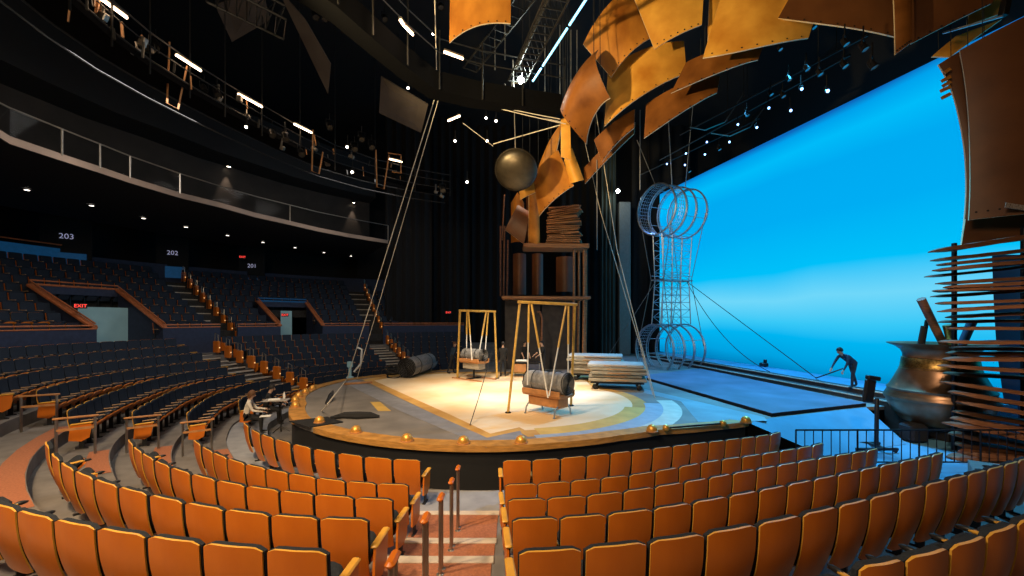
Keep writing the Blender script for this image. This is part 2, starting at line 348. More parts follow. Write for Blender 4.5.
# ------------------------------------------------------------------ the seat
def make_seat(name, fab, armm):
    t = thing(name, (0, 0, 0), 'x', 'seat')
    W = .49
    def panel(w0, w1, z0, z1, thick, ycurve, tilt, corner, nu=8, nv=10):
        mb = MB(); vs = []
        for side in (0, 1):
            for j in range(nv + 1):
                v = j / nv; z = z0 + (z1 - z0) * v
                for i in range(nu + 1):
                    u = i / nu * 2 - 1; w = (w0 + (w1 - w0) * min(1, v * 1.6)) / 2
                    zz = z; c = max(0, (abs(u) - .62) / .38)
                    if v > .5: zz = z - corner * c ** 2.2 * (v - .5) * 2
                    if v < .4: zz = z + corner * .8 * c ** 2.2 * (.4 - v) / .4
                    y = -tilt * v + ycurve * (u * u) * .5 - .035 * math.sin(v * PI) + (thick * (1 - .45 * c) if side else 0)
                    if side == 1 and fab and thick > .04: y += .012 * math.sin(v * PI * 1.0) * (1 - u * u)
                    vs.append((u * w, y, zz))
        n = nu + 1; off = n * (nv + 1); fs = []
        for j in range(nv):
            for i in range(nu):
                a = j * n + i; fs.append([a, a + 1, a + n + 1, a + n]); fs.append([off + a, off + a + n, off + a + n + 1, off + a + 1])
        for j in range(nv):
            a = j * n; fs.append([a, a + n, off + a + n, off + a]); a = j * n + nu; fs.append([a, off + a, off + a + n, a + n])
        for i in range(nu):
            fs.append([i, off + i, off + i + 1, i + 1]); a = nv * n + i; fs.append([a, a + 1, off + a + 1, off + a])
        mb.add(vs, fs); mb.m = [0] * (2 * nu * nv) + [1] * (len(fs) - 2 * nu * nv); return mb
    panel(W * .93, W + .02, .20, BACK, .024, .05, .13, .030).build('back_shell', ['orange_shell', 'arm_wood'], t)  # pale edge faces: bare ply plus overhead highlight put into the colour
    pc = panel(W * .93, W + .035, .34, BACK - .004, .058, .05, .122, .030)
    pc.v = [v + Vector((0, .014, 0)) for v in pc.v]
    pc.build('back_cushion', [fab, fab], t)
    # tipped-up seat: orange underside pan and dark cushion, hinged at the back
    rot = Matrix.Rotation(R(42), 3, 'X'); piv = Vector((0, .08, .31))
    mb = MB(); prof = []
    for i in range(9):
        u = i / 8; prof.append(u)
    def pad(z0, z1, w, l, mbx, rnd):
        n = 14; ring = []
        for i in range(n):
            a = 2 * PI * i / n; cx = math.copysign(abs(math.cos(a)) ** .55, math.cos(a)) * w / 2; cy = math.copysign(abs(math.sin(a)) ** .55, math.sin(a)) * l / 2 + l / 2
            ring.append((cx, cy))
        vs = []; fs = []
        L = [(z0, 1 - rnd), (z0 + (z1 - z0) * .3, 1), (z0 + (z1 - z0) * .75, 1), (z1, 1 - rnd)]
        for z, s in L:
            for x, y in ring: vs.append(piv + rot @ Vector((x * s, (y - l / 2) * s + l / 2, z)))
        fs.append(list(range(n - 1, -1, -1))); fs.append(list(range(3 * n, 4 * n)))
        for q in range(3):
            for i in range(n): fs.append([q * n + i, q * n + (i + 1) % n, (q + 1) * n + (i + 1) % n, (q + 1) * n + i])
        mbx.add(vs, fs)
    pad(-.05, .005, W * .88, .36, mb, .16); mb.build('seat_pan', 'orange_shell', t)
    mb = MB(); pad(.004, .085, W * .9, .37, mb, .10); mb.build('seat_cushion', fab, t)
    def arm(sx, par, end=False):
        x = sx * (W / 2 + .03)
        mb = MB(); mb.box((x, .17, .575), (.05, .34, .03), Matrix.Rotation(R(4), 3, 'X'), .01); a = mb.build('armrest', armm, par)
        mb = MB(); mb.ball((x, .355, .588), .03, (1., 2.3, .8), 8, 6); mb.build('arm_tip', 'plastic', a)
        mb = MB(); mb.box((x, .18, .42), (.03, .05, .30)); mb.box((x, .16, .15), (.03, .09, .30)); mb.box((x, .16, .012), (.05, .22, .024)); mb.build('standard', 'plastic', par)
    arm(1, t)
    return t, arm
def copy_tree(o, parent=None):
    c = o.copy(); COL.objects.link(c)
    if parent is not None: c.parent = parent
    for ch in o.children: copy_tree(ch, c)
    return c
seat_near, arm_fn = make_seat('theatre_seat', 'fabric', 'arm_wood')
seat_far, arm_fn2 = make_seat('theatre_seat', 'navy_fabric', 'pale_arm')
def make_end(src, fn, sx):
    e = copy_tree(src); e.name = 'theatre_seat'
    if sx < 0: fn(-1, e)
    x = sx * .275
    mb = MB(); vs = []
    prof = [(-.06, .22), (.16, .18), (.30, .26), (.33, .45), (.34, .585), (-.02, .585), (-.05, .4)]
    n = len(prof); xx = x + sx * .016
    for q in (0, .028 * sx): vs += [(xx + q, y, z) for y, z in prof]
    mb.add(vs, [list(range(n)), list(range(2 * n - 1, n - 1, -1))] + [[i, (i + 1) % n, n + (i + 1) % n, n + i] for i in range(n)])
    mb.build('end_panel', 'orange_shell', e, smooth=False)
    mb = MB(); mb.box((x + sx * .02, .16, .60), (.085, .40, .035), Matrix.Rotation(R(4), 3, 'X'), .014); mb.build('end_cap', 'arm_wood', e)
    return e
PROTO = {('n', 0): seat_near, ('n', 1): make_end(seat_near, arm_fn, 1), ('n', -1): make_end(seat_near, arm_fn, -1),
         ('f', 0): seat_far, ('f', 1): make_end(seat_far, arm_fn2, 1), ('f', -1): make_end(seat_far, arm_fn2, -1)}
SEATS = []   # (distance, pos, rotz, sx, style, end, label, group)
def facing(k, th):
    a, b = pol(th - .02, rk(k, th - .02)), pol(th + .02, rk(k, th + .02)); t = (b - a).normalized()
    return math.atan2(t.y, t.x)           # local +x runs along the row to the right, +y toward the stage
def put(k, thc, width, style, end, label, group):
    p = pol(thc, rk(k, thc), FLOORZ[k]); rz = facing(k, thc)
    p = p + Vector((-math.sin(rz), math.cos(rz), 0)) * .12
    SEATS.append([(p - Vector((0, 0, CZ))).length, p, rz, width / .555, style, end, label, group, None])
for k, (xs, ys) in RIGHT.items():
    P = [onz(x, y, CZ - ROWH[k]) for x, y in zip(xs, ys)]; n = len(P) - 1
    for i in range(n):
        c = (P[i] + P[i + 1]) / 2; w = (P[i + 1] - P[i]).length
        lab = ('orange-backed seat, %s from the centre aisle, %s row from stage, right block' % (ordn(i + 1), ordn(k))) if k < 6 else ('orange-backed seat, %s from the left in the rearmost row at bottom right' % ordn(i + 1))
        put(k, topol(c)[0], w, 'n', -1 if (i == 0 and k < 6) else (1 if i == n - 1 and k < 5 else 0), lab, 'orange seats right of the centre aisle')
for k, (xs, ys) in LEFT.items():
    P = [onz(x, y, CZ - ROWH[k]) for x, y in zip(xs, ys)]; n = len(P) - 1
    for i in range(n):
        c = (P[i] + P[i + 1]) / 2; w = min(.62, max(.47, (P[i + 1] - P[i]).length))
        put(k, topol(c)[0], w, 'n', 1 if i == 0 else 0, 'orange-backed seat, %s from the centre aisle, %s row from stage, left block' % (ordn(i + 1), ordn(k)), 'orange seats left of the centre aisle')
def run(k, t0, t1, style, blk, group, ends=(-1, 1), pitch=.56):
    t = t0; i = 0; items = []
    while True:
        dth = pitch / rk(k, t)
        if t + dth > t1: break
        items.append((t + dth / 2)); t += dth
    n = len(items)
    for i, tc in enumerate(items):
        p = pol(tc, rk(k, tc), 2); px, _ = topix(p) if p.y > .5 else (-999, 0)
        if not -260 < px < 1064: continue
        put(k, tc, pitch, style, ends[0] if i == 0 and ends[0] else (ends[1] if i == n - 1 and ends[1] else 0),
            'dark navy seat, %s from the right, %s row from stage, %s' % (ordn(n - i), ordn(k), blk), group)
WSTART = {}
for k in range(1, 9):
    if k in WING: WSTART[k] = topol(onz(*WING[k][0], CZ - ROWH[k]))[0] if k < 5 else R(-68)
    else: WSTART[k] = R(-66)
B1 = R(-105.5)
for k in range(1, 9):
    a = WSTART[k]
    # theta decreases along the wing, local +x (to the right when facing the stage) is increasing theta
    run(k, B1, a, 'f', 'left wing block', 'navy seats of the left wing', ends=(-1, 1))
    run(k, R(-142), R(-112.5), 'f', 'middle navy block', 'navy seats between the two far stairs')
    if k > 1: run(k, R(-168), R(-147.5), 'f', 'far navy block', 'navy seats beyond the far stairs', ends=(0, 0))
# upper tier seats
def upper(j, t0, t1, skip):
    r = UR0 + URS * j; n = int((t1 - t0) * r / .57)
    for i in range(n):
        t = t0 + (i + .5) * (t1 - t0) / n
        if any(a <= t <= b and j <= jj for a, b, jj in skip): continue
        p = pol(t, r, UZ(j) - BACK); px, py = topix(p + Vector((0, 0, .9))) if p.y > .5 else (-999, 0)
        if not -260 < px < 1040: continue
        SEATS.append([(p - Vector((0, 0, CZ))).length, p, t, 1., 'u', 0, 'upper tier seat, %s from left, %s row above cross aisle' % (ordn(i + 1) if i < 55 else 'last', ordn(j + 1)), 'dark seats of the upper tier', None])
VOM = [(R(-107.4), R(-97.6), 3), (R(-135.6), R(-126.6), 3)]
for j in range(UN):
    upper(j, R(-115.8), R(-60), VOM); upper(j, R(-145.2), R(-119.4), VOM); upper(j, R(-157), R(-148.8), VOM)
vis = []
far = []
for s in SEATS:
    top = s[1] + Vector((0, 0, .8))
    if top.y < .4 or top.y > 37: continue
    px, py = topix(top)
    (vis if -45 < px < 1069 and py < 640 else far).append(s)
vis.sort(key=lambda s: s[0])
IND, REST = vis[:300], vis[300:] + [s for s in far if s[1].y > 1.5]
used = set()
for s in IND:
    _, p, rz, sx, st, end, lab, grp, _ = s
    o = copy_tree(PROTO[('n' if st == 'n' else 'f', end)]); o.name = 'theatre_seat'
    o.location = p; o.rotation_euler = (0, 0, rz); o.scale = (sx, 1, 1); o['label'] = lab; o['category'] = 'seat'; o['group'] = grp
for pr in PROTO.values():
    for ch in list(pr.children_recursive): bpy.data.objects.remove(ch)
    bpy.data.objects.remove(pr)
mb = MB()
for s in REST:
    _, p, rz, sx, st, end, *_ = s
    rot = Matrix.Rotation(rz, 3, 'Z'); q = lambda x, y, z: p + rot @ Vector((x, y, z))
    tl = Matrix.Rotation(R(9), 3, 'X')
    mb.cur = 0; mb.box(q(0, .03, .67), (.50, .07, .50), rot @ tl, .025)
    mb.cur = 1; mb.box(q(0, -.03, .63), (.49, .02, .52), rot @ tl)
    mb.cur = 0; mb.box(q(0, .22, .42), (.44, .09, .34), rot @ Matrix.Rotation(R(-35), 3, 'X'), .03)
    mb.cur = 2; mb.box(q(.275, .18, .58), (.05, .36, .03), rot)
    mb.cur = 3; mb.box(q(.275, .15, .30), (.03, .06, .60), rot)
    if end:
        mb.cur = 1; mb.box(q(.30 * end, .14, .40), (.04, .38, .42), rot)
tag(mb.build('far_theatre_seats', ['navy_fabric', 'orange_shell', 'pale_arm', 'plastic']), 'far rows of dark navy seats beyond the nearest three hundred', 'seats', kind='stuff')

# ------------------------------------------------------------------ centre aisle handrail posts
posts = [(458, 468, 7.29, 2), (451.5, 481, 6.3, 3), (441, 497, 5.2, 4), (425.5, 518, 4.2, 5), (393, 559, 3.12, 6)]
for i, (px, py, D, k) in enumerate(posts):
    tp = at(px, py, D); fz = FLOORZ[min(6, k)] if k > 2 else FLOORZ[1]
    if tp.z - fz > 1.15: fz = tp.z - 1.1
    fl = [FLOORZ[q] for q in range(1, 7) if rk(q - 1 if q > 1 else 1, R(-6)) + (.22 if q > 1 else -2) < CY - D]
    fz = max(fl) if fl else FLOORZ[1]
    t = thing('handrail_post', (tp.x, tp.y, fz), 'steel twin-tube aisle handrail with orange wooden grip, %s from the stage' % ordn(i + 1), 'handrail', 'centre aisle handrails')
    for s in (-.06, .06):
        mb = MB(); mb.tube([(tp.x, tp.y + s, fz), (tp.x, tp.y + s, tp.z - .02)], .02, 10); mb.build('post', 'rail_metal', t)
        mb = MB(); mb.lathe([(0, 0), (.05, 0), (.05, .012), (.02, .02)], (tp.x, tp.y + s, fz), 12); mb.build('base_flange', 'rail_metal', t)
    mb = MB(); mb.box((tp.x, tp.y, tp.z), (.075, .22, .05), None, .02); mb.build('grip', 'orange_shell', t)

# ------------------------------------------------------------------ left aisle (between near block and wing): carpet and guard rails
for k in range(2, 6):
    tw = WSTART[k] + .02; tn = topol(onz(LEFT[k][0][-1], LEFT[k][1][-1], CZ - ROWH[k]))[0] - .02
    r0, r1 = rk(k - 1, (tw + tn) / 2) + .22, rk(k, (tw + tn) / 2) + .22
    mb = MB(); zt = FLOORZ[k] + .008; n = 6
    tt = [tw + (tn - tw) * i / n for i in range(n + 1)]
    mb.strip([pol(t, rk(k - 1, t) + .24, zt) for t in tt], [pol(t, rk(k - 1, t) + .24 + (rk(k, t) - rk(k - 1, t)) * .32, zt) for t in tt])
    struct('floor', mb, 'rust_carpet', 'rust carpet patch on left aisle, %s step up' % ordn(k), 'floor')
for k in range(2, 6):
    t0 = WSTART[k] + .045; r0 = rk(k, t0); rz = facing(k, t0); b = pol(t0, r0, FLOORZ[k]); rot = Matrix.Rotation(rz, 3, 'Z')
    q = lambda x, y, z: b + rot @ Vector((x, y, z))
    t = thing('guard_rail', b, 'short wooden-topped guard rail at the aisle end of left wing row, %s from stage' % ordn(k), 'guard rail', 'guard rails at wing row ends')
    for y in (0, .62):
        mb = MB(); mb.bar(q(0, y, 0), q(0, y, .86), .05, .025); mb.build('post', 'rail_metal', t)
    mb = MB(); mb.bar(q(0, -.06, .88), q(0, .68, .88), .07, .045, .012); mb.build('top_rail', 'tray_wood', t)
    mb = MB(); mb.bar(q(0, 0, .62), q(0, .62, .62), .03, .05); mb.build('mid_rail', 'tray_wood', t)

# ------------------------------------------------------------------ far stairs with orange lit end posts
def stair(thd, r0, z0, r1, z1, n, where, w=1.35):
    th = R(thd); rot = Matrix.Rotation(th, 3, 'Z')
    t = thing('aisle_stair', pol(th, r0, z0), 'pale-nosed aisle stair climbing %s' % where, 'stairs')
    mb = MB()
    for i in range(n):
        r = r0 + (r1 - r0) * (i + .5) / n; z = z0 + (z1 - z0) * (i + 1) / n
        mb.cur = 0; mb.box(pol(th, r, (z0 - .3 + z) / 2), (w, (r1 - r0) / n, z - z0 + .3), rot)
        mb.cur = 1; mb.box(pol(th, r - (r1 - r0) / n / 2 + .03, z - .025), (w, .07, .06), rot)
    mb.build('treads', ['step_dark', 'nosing'], t)
def lit_post(th, r, z, label, grp):
    rot = Matrix.Rotation(th, 3, 'Z'); b = pol(th, r, z); q = lambda x, y, zz: b + rot @ Vector((x, y, zz))
    t = thing('stair_handrail', b, label, 'handrail', grp)
    mb = MB(); mb.box(q(0, 0, .33), (.14, .42, .62), rot, .03); mb.build('lit_panel', 'orange_shell', t)
    mb = MB(); mb.tube([q(0, .12, 0), q(0, .12, .95), q(0, -.12, 1.05), q(0, -.14, .6)], .022, 6); mb.build('rail_loop', 'rail_metal', t)
    mb = MB(); mb.box(q(0, .215, .30), (.05, .02, .05), rot); mb.build('step_lamp', 'step_glow', t)
stair(-144.8, 9.6, .45, 17.0, CAZ, 13, 'to the cross aisle behind the rolled mat')
stair(-147.0, 18.3, CAZ + .2, UR0 + URS * 8, UZ(8) - BACK, 18, 'the far upper tier beside the rigging cables')
stair(-109., 10.2, .5, 17.0, CAZ, 12, 'left of the middle navy block')
stair(-117.6, 18.3, CAZ + .2, UR0 + URS * 8, UZ(8) - BACK, 18, 'the near upper tier by the wide entrance')
for i in range(8):
    f = i / 7.
    lit_post(R(-148.2), 10.2 + 6.3 * f, .55 + (CAZ - .5) * f, 'orange lit stair handrail on far lower stair, %s from the bottom' % ordn(i + 1), 'lit handrails of the far lower stair')
    lit_post(R(-112.0), 10.4 + 6.0 * f, .55 + (CAZ - .5) * f, 'orange lit stair handrail beside middle block, %s from the bottom' % ordn(i + 1), 'lit handrails left of the middle block')
for i in range(9):
    f = i / 8.
    lit_post(R(-149.0), 18.4 + 6.4 * f, CAZ + .5 + (UZ(8) - BACK - CAZ - .4) * f, 'orange lit stair handrail on far upper stair, %s from the bottom' % ordn(i + 1), 'lit handrails of the far upper stair')
    lit_post(R(-119.6), 18.4 + 6.4 * f, CAZ + .5 + (UZ(8) - BACK - CAZ - .4) * f, 'orange lit stair handrail on near upper stair, %s from the bottom' % ordn(i + 1), 'lit handrails of the near upper stair')

# ------------------------------------------------------------------ upper tier: front wall, terraces, entrances
def arcwall(name, r, a, b, z0, z1, m, label, thick=.12, n=40):
    mb = MB(); tt = [R(a + (b - a) * i / n) for i in range(n + 1)]
    I0 = [pol(t, r, z0) for t in tt]; I1 = [pol(t, r, z1) for t in tt]; O0 = [pol(t, r + thick, z0) for t in tt]; O1 = [pol(t, r + thick, z1) for t in tt]
    mb.strip(I0, I1); mb.strip(I1, O1); mb.strip(O1, O0); mb.strip(O0, I0)
    for i in (0, n): mb.add([I0[i], I1[i], O1[i], O0[i]], [[0, 1, 2, 3]])
    return struct(name, mb, m, label, 'wall', False)
WT = CZ - .40
for a, b in ((-98., -60), (-116.0, -107.), (-126.9, -119.0), (-145.4, -135.3), (-168, -148.6)):
    arcwall('wall_left', 18.05, a, b, CAZ - .1, WT, 'navy_wall', 'low navy wall along the cross aisle')
    tt = [R(a + (b - a) * i / 24) for i in range(25)]
    mb = MB(); mb.tube([pol(t, 18.05, WT + .16) for t in tt], .035, 6); 
    mb.tube([pol(t, 18.05, WT + .02) for t in tt], .03, 6)
    struct('trim_1', mb, 'orange_rail', 'orange rail on top of the low navy wall', 'rail')
for j in range(UN):
    r = UR0 + URS * j; z = UZ(j) - BACK
    for a, b in ((-97.8, -60), (-126.8, -107.2), (-168, -135.4)) if j < 4 else ((-168, -60),):
        mb = MB(); tt = [R(a + (b - a) * i / 60) for i in range(61)]
        mb.strip([pol(t, r - URS + .25, z) for t in tt], [pol(t, r + .25, z) for t in tt]); mb.strip([pol(t, r - URS + .25, z - .5) for t in tt], [pol(t, r - URS + .25, z) for t in tt])
        struct('floor', mb, 'carpet', 'dark upper tier terrace, %s above the cross aisle' % ordn(j + 1), 'floor')
def vomitory(a, b, jtop, label, rear):
    # sloping orange-capped cheek walls with a passage cut into the upper tier
    r0, r1 = 18.05, UR0 + URS * jtop - .2; z0 = WT + .05; z1 = CZ + (1.55 if jtop > 3.5 else 1.25)
    t = thing('entrance_portal', pol(R((a + b) / 2), r0, CAZ), label, 'entrance')
    for s in (a, b):
        mb = MB(); th = R(s); p, q = pol(th, r0, z0), pol(th, r1, z1)
        d = .09 if s == a else -.09
        mb.add([pol(th, r0, CAZ), p, q, pol(th, r1, CAZ)], [[0, 1, 2, 3]]); mb.build('cheek_wall', 'navy_wall', t, False)
        mb = MB(); mb.bar(p, q, .24, .12, .02); mb.bar(p + Vector((0, 0, .2)), q + Vector((0, 0, .2)), .05, .05); mb.build('cheek_rail', 'orange_rail', t)
    mb = MB(); tt = [R(a + (b - a) * i / 12) for i in range(13)]
    mb.strip([pol(x, r1, z1 - .35) for x in tt], [pol(x, r1, z1) for x in tt]); mb.build('lintel', 'navy_wall', t, False)
    mb = MB(); mb.tube([pol(x, r1, z1 + .04) for x in tt], .05, 6); mb.tube([pol(x, r1, z1 + .22) for x in tt], .035, 6); mb.build('lintel_rail', rear, t)
    mb = MB(); tt2 = [R(a + (b - a) * (.62 * i / 12)) for i in range(13)] if rear == 'orange_rail' else [R(a + (b - a) * (.40 + .24 * i / 12)) for i in range(13)]
    rw_ = r1 - .75; mb.strip([pol(x, rw_, CAZ - .2) for x in tt2], [pol(x, rw_, CZ + .62) for x in tt2]); mb.build('lit_wall', 'teal_glow', t, False)
    mb = MB(); mb.strip([pol(x, r1, z1 - .3) for x in tt], [pol(x, r1 + 2.2, z1 - .3) for x in tt]); mb.build('soffit', 'black', t, False)
vomitory(-107.2, -97.8, 3.75, 'wide entrance with sloping orange rails and pale teal wall inside', 'orange_rail')
vomitory(-135.4, -126.8, 3.4, 'farther entrance with blue-lit header and narrow lit doorway', 'blue_wall_glow')
# back of the upper tier
RB = UR0 + URS * 8 + .6
arcwall('wall_left', RB, -107, -60, UZ(8) - .9, UZ(8) + .55, 'blue_wall_glow', 'low blue wall behind the top row at far left')
arcwall('wall_left', RB, -168, -107.2, UZ(8) - .9, UZ(8) + .30, 'navy_wall', 'low navy wall behind the top row')
mb = MB(); mb.tube([pol(R(-107 + 47 * i / 30), RB, UZ(8) + .75) for i in range(31)], .04, 6); struct('trim_2', mb, 'orange_rail', 'orange rail above the low blue wall', 'rail')
arcwall('wall_left', RB + 3, -175, -50, 0, 13, 'black', 'black back wall of the auditorium', .2, 60)
def text_mesh(s, size):
    cu = bpy.data.curves.new('t', 'FONT'); cu.body = s; cu.size = size; cu.align_x = 'CENTER'; cu.align_y = 'CENTER'; cu.extrude = .004; cu.resolution_u = 3
    to = bpy.data.objects.new('t', cu); COL.objects.link(to); dg = bpy.context.evaluated_depsgraph_get(); dg.update()
    me = bpy.data.meshes.new_from_object(to.evaluated_get(dg)); vs = [v.co.copy() for v in me.vertices]; fs = [list(p.vertices) for p in me.polygons]
    bpy.data.objects.remove(to); bpy.data.curves.remove(cu); bpy.data.meshes.remove(me); return vs, fs
def face_text(mb, s, size, pos, face_th):
    vs, fs = text_mesh(s, size); rot = Matrix.Rotation(face_th, 3, 'Z') @ Matrix.Rotation(R(90), 3, 'X')
    mb.add([pos + rot @ v for v in vs], fs)
for px, py, s, w in ((66.5, 236.5, '203', 1.3), (172.5, 253, '202', 1.1), (252, 266, '201', 1.1)):
    dirx = (px - 512) / F; a_, b_, c_ = dirx * dirx + 1, -2 * CY, CY * CY - (RB - .2) ** 2
    D = (-b_ + math.sqrt(b_ * b_ - 4 * a_ * c_)) / (2 * a_); p = at(px, py, D); yaw = math.atan2(-p.x, p.y)
    rot = Matrix.Rotation(yaw, 3, 'Z'); fwd = rot @ Vector((0, -1, 0))
    t = thing('section_sign', (p.x, p.y, p.z - 1.6), 'dark pillar sign with the pale number %s above the top row' % s, 'sign', 'section number signs')
    mb = MB(); mb.box(p - fwd * .25 + Vector((0, 0, .2)), (w * 1.55, .3, 3.6), rot, .03); mb.build('pillar', 'black', t)
    mb = MB(); mb.box(p - fwd * .08 + Vector((0, 0, -1.25)), (w * 1.2, .06, .75), rot); mb.build('blue_base', 'blue_wall_glow', t)
    mb = MB(); face_text(mb, s, .40, p + fwd * .0, yaw); mb.build('number', 'sign_text', t)
def exit_sign(px, py, D, w, lab):
    p = at(px, py, D); yaw = math.atan2(-p.x, p.y); rot = Matrix.Rotation(yaw, 3, 'Z'); fwd = rot @ Vector((0, -1, 0))
    t = thing('exit_sign', p - Vector((0, 0, w * .25)), lab, 'exit sign', 'red exit signs')
    mb = MB(); mb.box(p - fwd * .05, (w, .08, w * .5), rot, .01); mb.build('housing', 'plastic', t)
    mb = MB(); face_text(mb, 'EXIT', w * .46, p + fwd * .002, yaw); mb.build('letters', 'red_glow', t)
exit_sign(80.5, 306, 18.3, .42, 'red exit sign inside the wide entrance')
exit_sign(242.5, 257, 31., .42, 'red exit sign on black back wall beside sign 201')
exit_sign(285, 315, 27, .40, 'red exit sign inside the farther entrance')
exit_sign(448.5, 312.5, 34, .45, 'red exit sign on dark wall left of swing frame')

# ------------------------------------------------------------------ balcony
LIP = [(-60, 103), (-25, 122), (10, 144), (62, 161), (100, 173), (130, 183), (180, 198), (220, 207.5), (256, 217.5), (290, 225), (318, 231.5), (350, 237.5), (388, 243.5)]
TOP = [(-60, 78), (-25, 91), (10, 108), (62, 129), (100, 144), (130, 156), (180, 173.5), (220, 186), (256, 196.5), (290, 205), (318, 212), (350, 218.5), (388, 225.5)]
BZ = CZ + 5.4
lip = [onz(x, y, BZ) for x, y in LIP]
mb = MB(); up3 = lambda L, dz: [p + Vector((0, 0, dz)) for p in L]
outw = [p + (Vector((p.x, p.y - 16, 0)).normalized()) * 9.5 for p in lip]
mb.strip(lip, up3(lip, .24)); struct('trim_3', mb, 'balcony_lip', 'warm lit curved edge of the balcony', 'trim')
mb = MB(); mb.strip(lip, outw); mb.strip(up3(lip, .2), up3(outw, 1.2)); struct('ceiling', mb, 'black', 'black underside of the balcony', 'ceiling')
t = thing('balcony_railing', lip[5], 'glass balcony railing with thin steel top rail and posts', 'railing')
tops = [Vector((p.x, p.y, CZ - (ty - HZ) / F * p.y)) for p, (tx, ty) in zip(lip, TOP)]
mb = MB(); mb.tube(tops, .028, 6); mb.build('top_rail', 'rail_metal', t)
for i in range(len(lip) - 1):
    a, b = lip[i] + Vector((0, 0, .24)), lip[i + 1] + Vector((0, 0, .24))
    mb = MB(); mb.add([a, b, tops[i + 1] - Vector((0, 0, .02)), tops[i] - Vector((0, 0, .02))], [[0, 1, 2, 3]]); mb.build('glass_pane', 'glass', t, False)
    if i in (4, 5, 6, 12) or i % 3 == 0:
        mb = MB(); mb.tube([lip[i] + Vector((0, 0, .2)), tops[i]], .03, 6); mb.build('post', 'rail_metal', t)
mb = MB(); mb.tube([lip[-1] + Vector((0, 0, .2)), tops[-1]], .03, 6); mb.build('post', 'rail_metal', t)
# balcony back wall (brown band) and its wall lamps
band = [(p + (Vector((p.x, p.y - 16, 0)).normalized()) * 5.5) for p in lip]
mb = MB(); mb.strip([Vector((p.x, p.y, BZ + .5)) for p in band], [Vector((p.x, p.y, BZ + 4.8)) for p in band]); struct('wall_balcony', mb, 'brown_wall', 'brown wall behind the balcony', 'wall')
mb = MB()
inn = [(p + (Vector((p.x, p.y - 16, 0)).normalized()) * 3.5) for p in lip]
mb.strip([Vector((p.x, p.y, BZ + 4.1)) for p in inn], [Vector((p.x, p.y, BZ + 7)) for p in inn]); mb.strip([Vector((p.x, p.y, BZ + 4.1)) for p in inn], [Vector((p.x, p.y, BZ + 4.1)) for p in band])
struct('ceiling', mb, 'black', 'black curved bulkhead above the balcony', 'ceiling')
def bright_lamp(name, p, aim, label, group, glowm='lamp_glow', r=.09, hang=.35):
    aim = Vector(aim).normalized(); q = aim.to_track_quat('Z', 'Y').to_matrix()
    t = thing(name, p, label, 'spotlight', group)
    mb = MB(); mb.lathe([(0, -2.6 * r), (r * .7, -2.6 * r), (r * .85, -2.2 * r), (r * .95, -.5 * r), (r * 1.1, 0), (r * 1.02, 0), (r * .9, -.25 * r)], p, 14, q); mb.build('housing', 'dark_metal', t)
    mb = MB(); mb.lathe([(0, -.2 * r), (r * .9, -.22 * r)], p, 14, q); mb.build('lens', glowm, t)
    mb = MB(); u = q @ Vector((1, 0, 0)); c = p - aim * 1.3 * r; top = c + Vector((0, 0, hang))
    mb.tube([c + u * r * 1.15, c + u * r * 1.15 + Vector((0, 0, r * 2)), c - u * r * 1.15 + Vector((0, 0, r * 2)), c - u * r * 1.15], .018, 5); mb.tube([c + Vector((0, 0, r * 2)), top], .018, 5); mb.build('yoke', 'dark_metal', t)
    return t
for i, (px, py) in enumerate(((92, 113), (228, 167), (353, 203))):
    # hangs just in front of the brown wall
    best = min(range(len(band) * 8), key=lambda n: abs(topix(band[n // 8].lerp(band[min(len(band) - 1, n // 8 + 1)], (n % 8) / 8))[0] - px))
    bp = band[best // 8].lerp(band[min(len(band) - 1, best // 8 + 1)], (best % 8) / 8); nrm = Vector((-bp.x, 16 - bp.y, 0)).normalized()
    bp = bp + nrm * .25; p = Vector((bp.x, bp.y, CZ - (py - HZ) / F * bp.y))
    bright_lamp('wall_spotlight', p, (0, 0, -1), 'wall spotlight throwing a light cone down the brown balcony wall, %s from left' % ordn(i + 1), 'balcony wall spotlights', r=.13)
    L = bpy.data.lights.new('spot', 'SPOT'); L.energy = 260; L.color = (1, .75, .55); L.spot_size = R(50); L.spot_blend = .6; L.shadow_soft_size = .05
    lo = bpy.data.objects.new('wall_spot_beam', L); COL.objects.link(lo); lo.location = p + Vector((0, 0, -.05))
# recessed downlights
for i, (px, py) in enumerate(((27, 187), (91.5, 203), (143.5, 216), (186, 225), (227.5, 233.5), (263, 240.5), (295, 246), (324, 251), (351, 254.5))):
    p = onz(px, py, BZ + .06)
    if p.y > 60: continue
    t = thing('recessed_downlight', p, 'small round recessed downlight under the balcony, %s from left' % ordn(i + 1), 'downlight', 'downlights under the balcony')
    mb = MB(); mb.lathe([(.08, 0), (.15, -.02), (.16, 0)], p - Vector((0, 0, .11)), 14); mb.build('trim_ring', 'dark_metal', t)
    mb = MB(); mb.lathe([(0, -.03), (.09, -.02)], p - Vector((0, 0, .11)), 12); mb.build('lens', 'downlight_glow', t)
